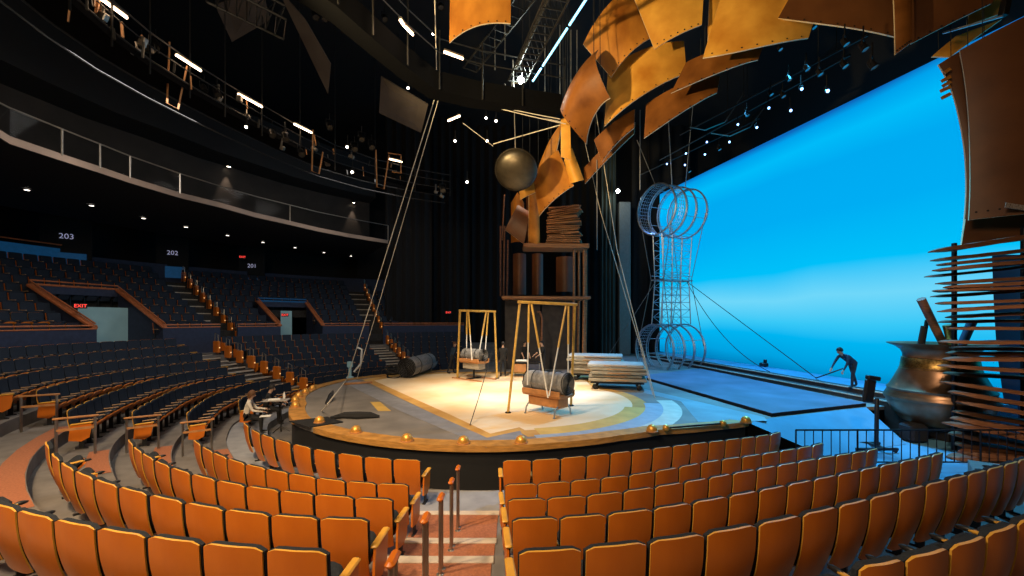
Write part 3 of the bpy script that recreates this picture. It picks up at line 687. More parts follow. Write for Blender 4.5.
# ------------------------------------------------------------------ stage
SZ = 1.0
corner = pol(R(58.5), 7.7)
P1 = onz(772, 418, SZ); P2 = onz(866, 407, SZ)
deck = rim_arc(-165, 58.5, 120, -.02)
deck = [(p.x, p.y) for p in deck] + [(P1.x, P1.y), (P2.x, P2.y), (12.3, 14.2), (12.3, 37), (-2.4, 37)]
mb = MB(); mb.prism(deck, SZ - .12, SZ); struct('floor', mb, 'deck', 'grey stage deck', 'floor', False)
def front(a, b, nm):
    arc = rim_arc(a, b, 60, -.06); mb = MB(); mb.strip([Vector((p.x, p.y, 0)) for p in arc], [Vector((p.x, p.y, SZ - .1)) for p in arc])
    struct('wall_front', mb, 'black', nm, 'wall')
front(-165, 58.5, 'black front face of the stage')
mb = MB(); e = [(corner.x, corner.y), (P1.x, P1.y), (P2.x, P2.y), (12.3, 14.2)]
mb.strip([Vector((*p, .1)) for p in e], [Vector((*p, SZ - .1)) for p in e]); struct('wall_right', mb, 'void_black', 'dark side face of the stage', 'wall', False)
C_ = Vector((corner.x, corner.y, SZ)); Bl = Vector((8.1, 11.15, .33)); Br = Vector((11.2, 12.2, .33)); Q1 = Vector((P1.x, P1.y, SZ)); Q2 = Vector((P2.x, P2.y, SZ))
mb = MB(); mb.add([C_, Bl, Q1, Br, Q2], [[0, 1, 2], [2, 1, 3, 4]]); struct('floor', mb, 'deck_blue_lit', 'blue lit ramp sloping down from the stage', 'floor', False)
mb = MB(); mb.add([C_, Bl, Vector((Bl.x, Bl.y, .1)), Vector((C_.x, C_.y, .1))], [[0, 1, 2, 3]]); mb.add([Q2, Br, Vector((Q2.x, Q2.y, .1))], [[0, 1, 2]]); struct('trim_5', mb, 'void_black', 'dark side of the ramp', 'trim', False)
mb = MB(); mb.prism([(7.95, 10.9), (7.8, 8.2), (20, 8.2), (20, 15.5), (11, 12.6), (8.1, 11.3)], 0, .32); struct('floor', mb, 'deck_blue_lit', 'lower blue lit floor beside the stage', 'floor', False)
def rim(a, b, lab):
    n = 70; mb = MB()
    I = rim_arc(a, b, n, -.44, SZ + .03); O = rim_arc(a, b, n, .03, SZ + .03); O2 = rim_arc(a, b, n, .03, SZ - .11); I2 = rim_arc(a, b, n, -.44, SZ - .05)
    mb.strip(I, O); mb.strip(O, O2); mb.strip(I2, I)
    for i in (0, n): mb.add([I[i], O[i], O2[i], I2[i]], [[0, 1, 2, 3]])
    struct('trim_stage', mb, 'rim_wood', lab, 'trim', False)
rim(-48, 58.5, 'orange wooden rim along the stage front'); rim(-160, -58, 'orange wooden rim along the left of the stage')
mb = MB(); mb.prism([tuple(pol(R(-57.5), 7.4))[:2], tuple(pol(R(-49), 7.1))[:2], tuple(pol(R(-49), 6.2))[:2], tuple(pol(R(-57.5), 6.4))[:2]], SZ + .002, SZ + .03)
struct('trim_4', mb, 'black', 'dark notch in the stage rim', 'trim', False)
# painted floor
def flat(pts, z0, m, lab):
    mb = MB(); mb.prism([(p[0], p[1]) for p in pts], SZ, z0); struct('floor', mb, m, lab, 'floor', False)
def sector(cx, cy, r0, r1, a0, a1, n=40):
    o = [(cx + r1 * math.sin(R(a0 + (a1 - a0) * i / n)), cy - r1 * math.cos(R(a0 + (a1 - a0) * i / n))) for i in range(n + 1)]
    q = [(cx + r0 * math.sin(R(a0 + (a1 - a0) * i / n)), cy - r0 * math.cos(R(a0 + (a1 - a0) * i / n))) for i in range(n + 1)]
    return o + q[::-1]
g = lambda x, y: onz(x, y, SZ)
tip = g(487, 441); lf = g(352, 380); rt = g(521, 433)
sand = [g(362, 379.5), g(400, 398), g(440, 417), tip, rt] + [Vector((-.3 + 4.95 * math.sin(R(a)), 15.4 - 4.95 * math.cos(R(a)), 0)) for a in range(8, 126, 4)] + [g(588, 376), g(520, 372), g(440, 372), g(395, 374)]
flat(sand, SZ + .003, 'sand_edge', 'orange border of the painted stage centre')
sc_ = Vector((-.1, 16.6, 0)); flat([sc_ + (Vector((p.x, p.y, 0)) - sc_) * .90 for p in sand], SZ + .005, 'sand', 'sand coloured painted stage centre')
flat([(5.2, 12.0), (7.2, 12.15), (7.4, 12.6), (5.3, 18.2), (4.6, 18.2), (5.9, 15.0)], SZ + .004, 'deck_cool_lit', 'cool lit grey deck right of the painted rings')
band_ = [g(341, 381.5), g(356, 379.5), g(487, 438), g(520, 431), g(524, 437), g(486, 447.5), g(400, 411)]
flat(band_, SZ + .008, 'grey_band', 'grey painted band meeting in a corner at the stage front')
flat(sector(-.3, 15.4, 4.2, 4.85, 12, 72), SZ + .007, 'yellow_ring', 'yellow painted arc on the stage')
flat(sector(-.3, 15.4, 4.85, 5.4, 10, 82), SZ + .010, 'blue_ring', 'grey blue painted arc on the stage')
flat(sector(-.3, 15.4, 5.4, 5.95, 40, 88), SZ + .009, 'cream_ring', 'cream painted arc on the stage')
flat([g(370, 402), g(380, 402), g(391, 411), g(378, 411)], SZ + .006, 'yellow_ring', 'orange rectangle painted on grey deck')
# raised blue platform
mb = MB(); pl = [g(640, 378), g(772, 417), g(866, 406.5), g(700, 370.5)]
mb.cur = 1; mb.prism([(p.x, p.y) for p in pl], SZ - .02, SZ + .10); mb.cur = 0; mb.prism([(p.x, p.y) for p in pl], SZ + .10, SZ + .115)
tag(mb.build('stage_platform', ['platform_blue', 'black'], smooth=False), 'low wide blue platform lying on the stage before the steps', 'platform')
# steps and the backdrop floor
def par(px0, py0, px1, py1, z): return onz(px0, py0, z), onz(px1, py1, z)
S0, S1 = Vector((9.9, 33, 0)), Vector((12.6, 12.4, 0))
dv = (S1 - S0).normalized(); nv = Vector((-dv.y, dv.x, 0))
if nv.x < 0: nv = -nv
for i in range(2):
    a, b = S0 + nv * (.42 * i), S1 + nv * (.42 * i)
    c, d = S0 + nv * (.42 * (i + 1)), S1 + nv * (.42 * (i + 1)); z = SZ + .175 * (i + 1)
    mb = MB(); mb.cur = 0; mb.prism([(p.x, p.y) for p in (a, b, d, c)], .2, z); mb.cur = 1
    mb.prism([((p).x, (p).y) for p in (a - nv * .01, b - nv * .01, b + nv * .06, a + nv * .06)], z - .03, z + .006)
    tag(mb.build('stage_step', ['step_dark', 'nosing'], smooth=False), '%s long dark step with pale nosing before the blue backdrop' % ('lower', 'upper')[i], 'step')
a, b = S0 + nv * .84, S1 + nv * .84
mb = MB(); mb.prism([(p.x, p.y) for p in (a, b, b + nv * 6, a + nv * 6)], .2, SZ + .352); struct('floor', mb, 'deck_blue_lit', 'raised floor at the foot of the blue backdrop', 'floor', False)
# cyclorama
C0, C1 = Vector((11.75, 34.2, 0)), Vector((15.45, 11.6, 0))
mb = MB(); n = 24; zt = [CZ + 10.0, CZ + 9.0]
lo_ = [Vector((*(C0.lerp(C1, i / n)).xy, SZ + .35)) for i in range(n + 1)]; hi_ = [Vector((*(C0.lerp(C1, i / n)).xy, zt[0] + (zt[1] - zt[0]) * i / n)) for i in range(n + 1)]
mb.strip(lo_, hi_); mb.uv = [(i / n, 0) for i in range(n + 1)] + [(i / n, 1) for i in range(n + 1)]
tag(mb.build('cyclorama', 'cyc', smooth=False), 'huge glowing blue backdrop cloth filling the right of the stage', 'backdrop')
# stage house walls
mb = MB(); mb.box((8, 39, 10), (44, .3, 22)); struct('wall_back', mb, 'black', 'black wall at the back of the stage', 'wall')
mb = MB(); mb.box((19.5, 20, 10), (.3, 40, 22)); struct('wall_side', mb, 'black', 'black wall behind the blue backdrop', 'wall')
mb = MB(); mb.box((0, 16, 20.5), (60, 60, .3)); struct('ceiling', mb, 'black', 'black ceiling high above', 'ceiling')
# proscenium drapes and columns
def drape(px0, px1, ptop, D, m, name, lab, cat, waves=6, pbot=None):
    a, b = at(px0, 340, D), at(px1, 340, D); z1 = CZ - (ptop - HZ) / F * D; n = waves * 8; mb = MB()
    A_ = []; B_ = []
    for i in range(n + 1):
        u = i / n; x = a.x + (b.x - a.x) * u; y = D - .12 * math.sin(u * waves * 2 * PI); A_.append(Vector((x, y, SZ + .005))); B_.append(Vector((x, y, z1)))
    mb.strip(A_, B_); return tag(mb.build(name, m), lab, cat)
drape(601, 616, 120, 34, 'green_drape', 'stage_drape', 'dark green pleated drape left of the pale column', 'curtain', 4)
mb = MB(); p = at(624, 340, 35); mb.box((p.x, p.y, SZ + 6.2), (.95, .6, 12.4), None, .05); struct('column', mb, 'grey_column', 'pale grey column beside the suspended wheel', 'column')
drape(632, 690, 60, 36.5, 'black', 'stage_drape', 'black drape behind the suspended wheel', 'curtain', 5)
for px0, px1, D, lab in ((385, 432, 33, 'black drape at the left end of the stage, beside the seats'), (432, 470, 35, 'black drape second from the left behind the swing'), (470, 512, 36.5, 'black drape behind the rear swing frame'), (560, 600, 36, 'black drape behind the mattress stacks')):
    drape(px0, px1, 60, D, 'drape', 'stage_drape', lab, 'curtain', 5)

# copper dome footlights
domes = [(312.5, 388), (305.5, 391.5), (298.7, 395.5), (295.3, 400), (295.6, 405.5), (319.5, 421), (356, 431), (407, 439.5), (463.5, 442), (521, 441.5), (652, 430), (746, 421)]
for i, (px, py) in enumerate(domes):
    b = onz(px, py + 1.5, SZ + .03); r = .135
    t = thing('dome_footlight', b, 'copper dome footlight on the stage rim, %s from the left end' % ordn(i + 1) if i > 4 else 'copper dome footlight on the left side rim, %s from the back' % ordn(i + 1), 'footlight', 'copper dome footlights along the rim')
    mb = MB(); mb.lathe([(r * 1.0, 0), (r * 1.0, .05)] + [(r * .97 * math.cos(a * PI / 16), .05 + r * .97 * math.sin(a * PI / 16)) for a in range(0, 9)], b, 20); mb.build('dome', 'copper', t)
    mb = MB(); mb.lathe([(r * 1.12, 0), (r * 1.12, .025), (r * .98, .03)], b, 20); mb.build('base_ring', 'tray_wood', t)
a, b = onz(666, 428, SZ + .09), onz(723, 423.5, SZ + .09)
t = thing('balance_pole', a - Vector((0, 0, .09)), 'thin dark pole with two small gold knobs lying on the stage front', 'pole')
mb = MB(); mb.tube([a, b], .025, 6); mb.build('shaft', 'dark_metal', t)
for p in (a, b):
    mb = MB(); mb.ball(p, .09, n=12, m=8); mb.build('knob', 'copper', t)

# ------------------------------------------------------------------ swings, mats, carts
def rolled_mat(a, b, r, label, m='felt', turns=5):
    a, b = Vector(a), Vector(b); ax = (b - a).normalized(); u = ax.cross(Vector((0, 0, 1))).normalized(); w = u.cross(ax)
    if w.z < 0: w = -w
    t = thing('rolled_mat', (a + b) / 2 - Vector((0, 0, r)), label, 'rolled mat')
    mb = MB(); n = turns * 22; A_ = []; B_ = []
    for i in range(n + 1):
        an = 2 * PI * turns * i / n; rr = r * (.12 + .88 * i / n); d = (u * math.cos(an) + w * math.sin(an)) * rr
        j = .012 * noise.noise(Vector((an, 1, 2))); A_.append(a + d - ax * j); B_.append(b + d + ax * j)
    mb.strip(A_, B_); mb.build('roll', m, t)
    rr = r * .965
    for c, s in ((a, 1), (b, -1)):
        mb = MB(); k = 20; mb.add([c + ax * s * .03] + [c + ax * s * .03 + (u * math.cos(2 * PI * i / k) + w * math.sin(2 * PI * i / k)) * rr for i in range(k)], [[0, i + 1, (i + 1) % k + 1] for i in range(k)])
        mb.build('roll_end', 'black', t)
    for f in (.25, .75):
        mb = MB(); mb.ring(a.lerp(b, f), ax, r * 1.01, .012, 28, 4); mb.build('strap', 'black_rope', t)
    return t
def swing_frame(l0, l1, r0, r1, label, ropes, rw=.022, w=.07):
    # l0/r0 tops, l1/r1 feet
    t = thing('swing_frame', l1, label, 'swing frame')
    mb = MB(); mb.bar(l0 + (l0 - r0) * .04, r0 + (r0 - l0) * .04, w * 1.7, w * 1.2, .01); mb.build('top_bar', 'yellow_frame', t)
    for p, q in ((l0, l1), (r0, r1)):
        mb = MB(); mb.bar(p, q, w, w, .01); mb.build('leg', 'yellow_frame', t)
        mb = MB(); mb.lathe([(0, 0), (w * 1.3, 0), (w * 1.3, .03), (w, .04)], q, 12); mb.build('foot_plate', 'dark_metal', t)
    for p, q in ropes:
        m = p.lerp(q, .5); mb = MB(); mb.tube([p, m], rw * 1.5, 6); rr = mb.build('hanger_rod', 'yellow_frame', t)
        mb = MB(); mb.tube([m, q], rw, 6); mb.build('white_rope', 'white_rope', rr)
    return t
# front swing
D = 12.9
l0, r0 = at(520, 302, 13.1), at(575, 304.5, 13.4); l1 = onz(508, 413, SZ); r1 = onz(571, 406, SZ)
tr = [at(528, 376, 12.5), at(552, 389, 12.1), at(547, 371, 12.9), at(568, 380, 12.6)]
rp = [(l0.lerp(r0, .16), at(527.5, 385, 12.5)), (l0.lerp(r0, .2), at(548, 398, 12.0)), (l0.lerp(r0, .84), at(549, 396, 12.05)), (l0.lerp(r0, .88), at(568, 387, 12.6))]
swing_frame(l0, l1, r0, r1, 'tall yellow swing frame with white ropes at front of the stage', rp)
def cradle(c, yaw, L, Wd, z0, label, rocker=False):
    rot = Matrix.Rotation(yaw, 3, 'Z'); q = lambda x, y, z: c + rot @ Vector((x, y, z))
    t = thing('mat_cradle', c, label, 'cradle')
    mb = MB(); mb.box(q(0, 0, z0), (L, Wd, .10), rot, .02)
    for s in (-1, 1): mb.box(q(0, s * Wd * .5, z0 + .08), (L, .05, .16), rot, .012)
    mb.build('tray', 'tray_wood', t)
    mb = MB(); mb.box(q(0, 0, z0 - .20), (L * .8, Wd * .7, .30), rot, .02); mb.build('box', 'mattress_side' if rocker else 'tray_wood', t)
    if rocker:
        for y in (-Wd * .7, Wd * .7):
            mb = MB(); mb.bar(q(-L * .75, y, .03), q(L * .75, y, .03), .08, .06, .01); mb.build('base_bar', 'tray_wood', t)
        mb = MB(); mb.bar(q(0, -Wd * .7, .05), q(0, Wd * .7, .05), .08, .06); mb.bar(q(0, 0, .05), q(0, 0, z0 - .3), .09, .09); mb.build('pedestal', 'dark_metal', t)
    else:
        for x in (-L * .38, L * .38):
            for s in (-1, 1):
                mb = MB(); mb.tube([q(x, s * .04, z0 - .34), q(x, s * Wd * .35, z0 - .30), q(x, s * Wd * .52, z0 - .42), q(x, s * Wd * .56, .03), q(x, s * Wd * .62, .02)], .026, 6); mb.build('leg', 'steel', t)
    return t
ca = onz(548, 414, SZ); yaw = math.atan2(*(lambda d: (d.y, d.x))((at(568, 398, 12.0) - at(529, 383, 13.0)).normalized()))
cradle(ca, yaw, 1.45, .72, .62, 'wooden mat cradle on curved steel legs under front swing')
ax = Vector((math.cos(yaw), math.sin(yaw), 0)); cc = ca + Vector((0, 0, .98))
rolled_mat(cc - ax * .76, cc + ax * .76, .35, 'dark grey rolled mat lying on the front wooden cradle')
# rear swing
l0b, r0b = at(460, 310.5, 21.3), at(494.5, 311.5, 21.6); l1b = onz(457.5, 378, SZ); r1b = onz(497, 378.5, SZ)
rpb = [(l0b.lerp(r0b, .2), at(466.5, 359, 20.8)), (l0b.lerp(r0b, .24), at(472, 360, 20.3)), (l0b.lerp(r0b, .76), at(477.5, 362, 20.2)), (l0b.lerp(r0b, .82), at(484.5, 361, 20.6))]
swing_frame(l0b, l1b, r0b, r1b, 'smaller looking yellow swing frame farther back on the stage', rpb, .028, .085)
cb = onz(474, 379, SZ); cradle(cb, yaw + .05, 1.35, .7, .85, 'wooden rocking cradle on crossed base under rear swing', True)
cc = cb + Vector((0, 0, 1.2)); rolled_mat(cc - ax * .7, cc + ax * .7, .30, 'grey rolled mat lying in the rear swing cradle')
# big mat on the stage left
p0, p1 = onz(408, 378.5, SZ), onz(431, 371, SZ); p0.z += .55; p1.z += .55
p0 = at(406, 368, 21.0); p1 = at(429, 364, 24.5); p0.z = p1.z = SZ + .52
rolled_mat(p0, p1, .50, 'large grey rolled mat on the floor at the left stage edge', turns=6)
t = thing('cable_pile', onz(396, 377, SZ), 'dark tangled pile of cables beside the large rolled mat', 'cables')
mb = MB(); c = onz(397, 377, SZ)
for i in range(9):
    mb.ring(c + Vector((random.uniform(-.25, .25), random.uniform(-.2, .2), .06 + .06 * i)), (random.uniform(-.4, .4), random.uniform(-.4, .4), 1), random.uniform(.25, .45), .03, 16, 5)
mb.build('coils', 'black_rope', t)

# mattress stacks on carts
def mattress_stack(c, yaw, L, Wd, n, label, th=.145, tilt=0.):
    rot = Matrix.Rotation(yaw, 3, 'Z'); q = lambda x, y, z: c + rot @ Vector((x, y, z))
    t = thing('flat_cart', c, 'low dark wheeled cart under the %s' % label, 'cart')
    mb = MB(); mb.box(q(0, 0, .30), (L * .92, Wd * .9, .08), rot, .01); mb.build('bed', 'dark_metal', t)
    for x in (-L * .38, L * .38):
        for y in (-Wd * .36, Wd * .36):
            w = MB(); w.lathe([(0, -.03), (.09, -.03), (.11, -.015), (.11, .015), (.09, .03), (0, .03)], q(x, y, .11), 14, rot @ Matrix.Rotation(R(90), 3, 'X')); ww = w.build('caster', 'plastic', t)
            f = MB(); f.bar(q(x - .05, y, .11), q(x, y, .28), .05, .03); f.bar(q(x + .05, y, .11), q(x, y, .28), .05, .03); f.build('fork', 'steel', ww)
    for i in range(n):
        z = .345 + th * i; j = random.uniform(-.16, .16); k = random.uniform(-.08, .06)
        tt = thing('gym_mat', q(j, k, z), 'pale flat mat, %s from the bottom of the %s' % (ordn(i + 1), label), 'mat', 'mats in the %s' % label)
        mb = MB(); mb.box(q(j, k, z + th * .47), (L + random.uniform(-.22, .05), Wd + random.uniform(-.05, .05), th * .9), rot, .03); mb.build('body', 'mattress_side' if i < n - 1 else 'mattress', tt)
        mb = MB(); mb.box(q(j, k - Wd * .5 - .012, z + th * .47), (L * .4, .02, .03), rot, .005); mb.build('handle', 'tray_wood', tt)
mattress_stack(onz(617, 388, SZ), R(-14), 2.3, 1.4, 5, 'nearer mat stack')
mattress_stack(onz(597, 379.5, SZ), R(-14), 2.5, 1.5, 6, 'farther mat stack')
# work table behind the front swing
c = onz(526, 376.5, SZ)
t = thing('prop_cart', c, 'prop cart with orange box end behind the front swing', 'cart')
mb = MB(); mb.box(c + Vector((0, 0, .72)), (1.5, .7, .06), None, .01); mb.build('table_top', 'dark_metal', t)
mb = MB(); mb.box(c + Vector((-.35, 0, .46)), (.7, .6, .42), None, .02); mb.build('orange_box', 'tray_wood', t)
mb = MB(); mb.box(c + Vector((.40, 0, .50)), (.7, .6, .38), None, .02); mb.build('dark_box', 'navy_wall', t)
for x in (-.65, .65):
    for y in (-.28, .28):
        mb = MB(); mb.tube([c + Vector((x, y, 0)), c + Vector((x, y, .70))], .025, 6); mb.build('leg', 'steel', t)
mb = MB(); mb.box(c + Vector((-.2, 0, .80)), (.6, .45, .08), None, .02); tag(mb.build('folded_cloth', 'paper'), 'white folded cloth on the prop cart', 'cloth')

# ------------------------------------------------------------------ suspended wheel
wc_t, wc_b = at(673, 212, 26.2), at(671, 349, 26.2)
ax = Vector((math.cos(R(27)), math.sin(R(27)), 0)); rad = 1.50
t = thing('acrobat_wheel', (wc_b.x, wc_b.y, wc_b.z - rad), 'suspended steel acrobat wheel with ringed cages at both ends', 'acrobat wheel')
offs = (-1.42, -.55, .25, 1.15)
for c in (wc_t, wc_b):
    for i, o_ in enumerate(offs):
        mb = MB(); mb.ring(c + ax * o_, ax, rad, .05, 44, 6); mb.ring(c + ax * (o_ + .13), ax, rad * .98, .024, 44, 6)
        u = ax.cross(Vector((0, 0, 1))); w = Vector((0, 0, 1))
        for k in range(22):
            d = (u * math.cos(2 * PI * k / 22) + w * math.sin(2 * PI * k / 22)) * rad * .99; mb.tube([c + ax * o_ + d, c + ax * (o_ + .13) + d], .014, 4)
        mb.build('cage_ring', 'steel', t)
    mb = MB()
    for k in range(44):
        d = (u * math.cos(2 * PI * k / 44) + w * math.sin(2 * PI * k / 44)) * rad * .99; mb.tube([c + ax * (offs[0] + .13) + d, c + ax * offs[1] + d], .010, 4, False)
    for f in (.3, .5, .7): mb.ring(c + ax * (offs[0] + .13 + (offs[1] - offs[0] - .13) * f), ax, rad * .985, .010, 44, 4)
    mb.build('cage_mesh', 'steel', t)
    for k in range(8):
        mb = MB(); a_ = 2 * PI * (k + .5) / 8; d = (u * math.cos(a_) + w * math.sin(a_)) * rad; mb.tube([c + ax * offs[1] + d, c + ax * offs[3] + d], .018, 5); mb.build('cross_bar', 'steel', t)
mid = (wc_t + wc_b) / 2; up_ = (wc_t - wc_b).normalized(); lt = wc_b + up_ * rad; ut = wc_t - up_ * rad
xs = (-1.15, -.38, .38, 1.15)
for s in (-.35, .35):
    for x in xs:
        mb = MB(); sc_ = .92
        mb.tube([lt + ax * x * 1.1 + u * s, mid + ax * x * sc_ + u * s, ut + ax * x * 1.1 + u * s], .032, 6); mb.build('truss_chord', 'steel', t)
    mb = MB(); N = 12; Hh = (ut - lt).length
    for i in range(N + 1):
        p = lt + up_ * (Hh * i / N); mb.tube([p - ax * 1.15 + u * s, p + ax * 1.15 + u * s], .018, 4)
        if i < N:
            for j in range(3):
                a_, b_ = (xs[j], xs[j + 1]) if (i + j) % 2 else (xs[j + 1], xs[j])
                mb.tube([p + ax * a_ + u * s, p + up_ * Hh / N + ax * b_ + u * s], .014, 4)
    mb.build('truss_lattice', 'steel', t)
mb = MB()
for x in (-1.2, -.4, .4, 1.2): mb.tube([mid + ax * x - u * .5, mid + ax * x + u * .5], .05, 6)
for s in (-.42, .42): mb.tube([mid - ax * 1.25 + u * s, mid + ax * 1.25 + u * s], .05, 6); mb.tube([mid - ax * 1.25 + u * s + Vector((0, 0, .25)), mid + ax * 1.25 + u * s + Vector((0, 0, .25))], .03, 6)
mb.build('hub_beam', 'steel', t)
for x in (-1.42, 1.28):
    for s in (-.5, .5):
        mb = MB(); mb.tube([wc_t + ax * x - up_ * .2 + u * s * 2.6, mid + ax * x * .85 + u * s, wc_b + ax * x + up_ * .2 + u * s * 2.6], .022, 4); mb.build('stay_wire', 'cable', t)
def cable(pts, r, label, m='cable', name='rigging_cable', group='rigging cables', sag=0.):
    if sag:
        a, b = Vector(pts[0]), Vector(pts[-1]); pts = [a.lerp(b, i / 14) - Vector((0, 0, sag * 4 * (i / 14) * (1 - i / 14))) for i in range(15)]
    mb = MB(); mb.tube(pts, r, 6); return tag(mb.build(name, m), label, 'cable', group)
cable([at(637, 140, 26), wc_t + ax * -1.4 + up_ * 1.3], .022, 'leftmost vertical cable holding up the suspended wheel', 'cable')
cable([at(667, 95, 26.2), wc_t + ax * -.1 + up_ * 1.5], .03, 'middle vertical cable holding up the suspended wheel', 'steel')
cable([at(693, 105, 26.4), wc_t + ax * 1.0 + up_ * 1.5], .025, 'rightmost vertical cable holding up the suspended wheel', 'steel')
cable([mid + ax * 1.25, onz(816, 378, SZ + .38)], .018, 'dark cable sloping from the wheel down to the bending person', 'black_rope')
cable([mid + ax * 1.25, onz(770, 372, SZ + .36)], .018, 'dark slack cable from the wheel to the backdrop floor', 'black_rope', sag=.8)
cable([mid - ax * 1.25, onz(604, 362, SZ)], .018, 'cable sloping left from the wheel hub down to stage', 'cable')
cable([at(588, 60, 21), at(617, 250, 17), onz(655, 398, SZ)], .018, 'long pale cable slanting from the panels to the stage by the ring markings', 'rope')
cable([at(580, 120, 22), at(600, 210, 20), at(640, 345, 16.5), onz(653, 395, SZ)], .014, 'thin second cable slanting beside the long pale cable', 'rope')

# ------------------------------------------------------------------ tower with plank stack
TD = 24.
t = thing('prop_tower', at(545, 371, TD), 'tall dark prop tower with upper and lower wooden platforms', 'tower')
mb = MB(); mb.bar(at(523, 247.5, TD), at(587, 248, TD), 1.6, .24, .03); mb.build('upper_platform', 'plank_light', t)
mb = MB(); mb.bar(at(502, 298, TD), at(588, 298.5, TD), 1.8, .16, .03); mb.build('lower_platform', 'plank_light', t)
for px, d in ((574, -.6), (579, .3), (584, -.7), (586, .6)):
    mb = MB(); mb.tube([at(px - 1, 371, TD + d), at(px, 298, TD + d), at(px, 250, TD + d)], .07, 8); mb.build('post', 'plank_light', t)
for px, y0 in ((500.5, 226), (503.5, 226), (507, 240)):
    mb = MB(); mb.tube([at(px, 296, TD + .4), at(px + (1 if px > 503 else 0), y0, TD + .4)], .05, 8); mb.build('pole', 'plank', t)
for x0, x1, y0, y1 in ((513, 526, 254, 295), (532, 543, 254, 295), (556, 574, 257, 292), (511, 524, 203, 243), (526, 532, 186, 243)):
    a, b = at(x0, y1, TD + .6), at(x1, y1, TD + .6); tp_ = at(x0, y0, TD + .6).z; mb = MB(); n = 10; A_ = []; B_ = []
    for i in range(n + 1):
        uu = i / n; p = a.lerp(b, uu); p.y -= .35 * math.sin(uu * PI); A_.append(p); B_.append(Vector((p.x, p.y, tp_ + (.5 * (1 - abs(2 * uu - 1.)) if y0 == 203 else 0))))
    mb.strip(A_, B_); mb.build('curved_panel', 'ply_dark' if y0 != 203 else 'ply', t)
for x0, x1 in ((505, 540), (542, 580)):
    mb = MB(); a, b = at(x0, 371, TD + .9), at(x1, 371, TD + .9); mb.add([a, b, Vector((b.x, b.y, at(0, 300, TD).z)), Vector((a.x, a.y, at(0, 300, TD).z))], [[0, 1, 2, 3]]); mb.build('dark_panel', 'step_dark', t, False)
mb = MB(); mb.tube([at(541, 371, TD - 1.0), at(542, 318, TD - 1.), at(540, 312, TD - 1.), at(537, 312, TD - 1.)], .06, 8); mb.build('hook_post', 'plank', t)
n = 19
for i in range(n):
    f = i / (n - 1); y = 243.5 - 34.5 * f; jx = random.uniform(-1.5, 1.5); dy = random.uniform(-.6, 1.6) + 2.2 * f
    a, b = at(548 + jx + (0 if i < 14 else 2), y + dy * .8, TD + random.uniform(-.3, .1)), at(580 + random.uniform(-2, 2), y - dy, TD - random.uniform(.1, .6))
    mb = MB(); mb.bar(a, b, 1.1, .065, .01)
    tag(mb.build('wood_plank', 'plank_light'), 'light wooden plank stacked on the tower platform, %s from the bottom' % ordn(i + 1), 'plank', 'planks stacked on the tower')
t = thing('tower_lamp', at(533, 244, TD - .5), 'small white clamp lamp on the tower platform beside planks', 'lamp')
mb = MB(); mb.tube([at(531, 244, TD - .5), at(531.5, 238, TD - .5), at(535, 238, TD - .5), at(535, 244, TD - .5)], .05, 6); mb.build('frame', 'rail_metal', t)
mb = MB(); mb.ball(at(533, 241, TD - .5), .14); mb.build('head', 'paper', t)
# hanging bowl
bc = at(515.5, 173, 17); rot = Matrix.Rotation(R(-52), 3, 'X') @ Matrix.Rotation(R(4), 3, 'Y'); br = .84; zs = .36
t = thing('hanging_bowl', bc, 'large dark bronze bowl hanging upside down above the tower', 'bowl')
mb = MB(); mb.lathe([(br * math.sin(a * PI / 28), -.36 * br * math.cos(a * PI / 28) + .30) for a in range(0, 15)] + [(br * 1.03, .32), (br * .98, .34)] + [(br * .95 * math.sin(a * PI / 28), -.32 * br * math.cos(a * PI / 28) + .33) for a in range(14, -1, -1)], bc, 36, rot)
mat('bowl_metal', (.075, .06, .04), .36, .7, var=.35, scale=4); mb.build('bowl_shell', 'bowl_metal', t)
mb = MB(); mb.tube([bc + Vector((-.3, 0, .3)), bc + Vector((0, 0, .8)), bc + Vector((.3, 0, .3))], .03, 6); mb.tube([bc + Vector((0, 0, .8)), at(513, 60, 17)], .02, 6); mb.build('bail', 'cable', t)
cable([at(504.5, 195, 17.2), at(502, 240, 22)], .03, 'thin pole hanging below the bronze bowl', 'plank', 'hanging_pole')

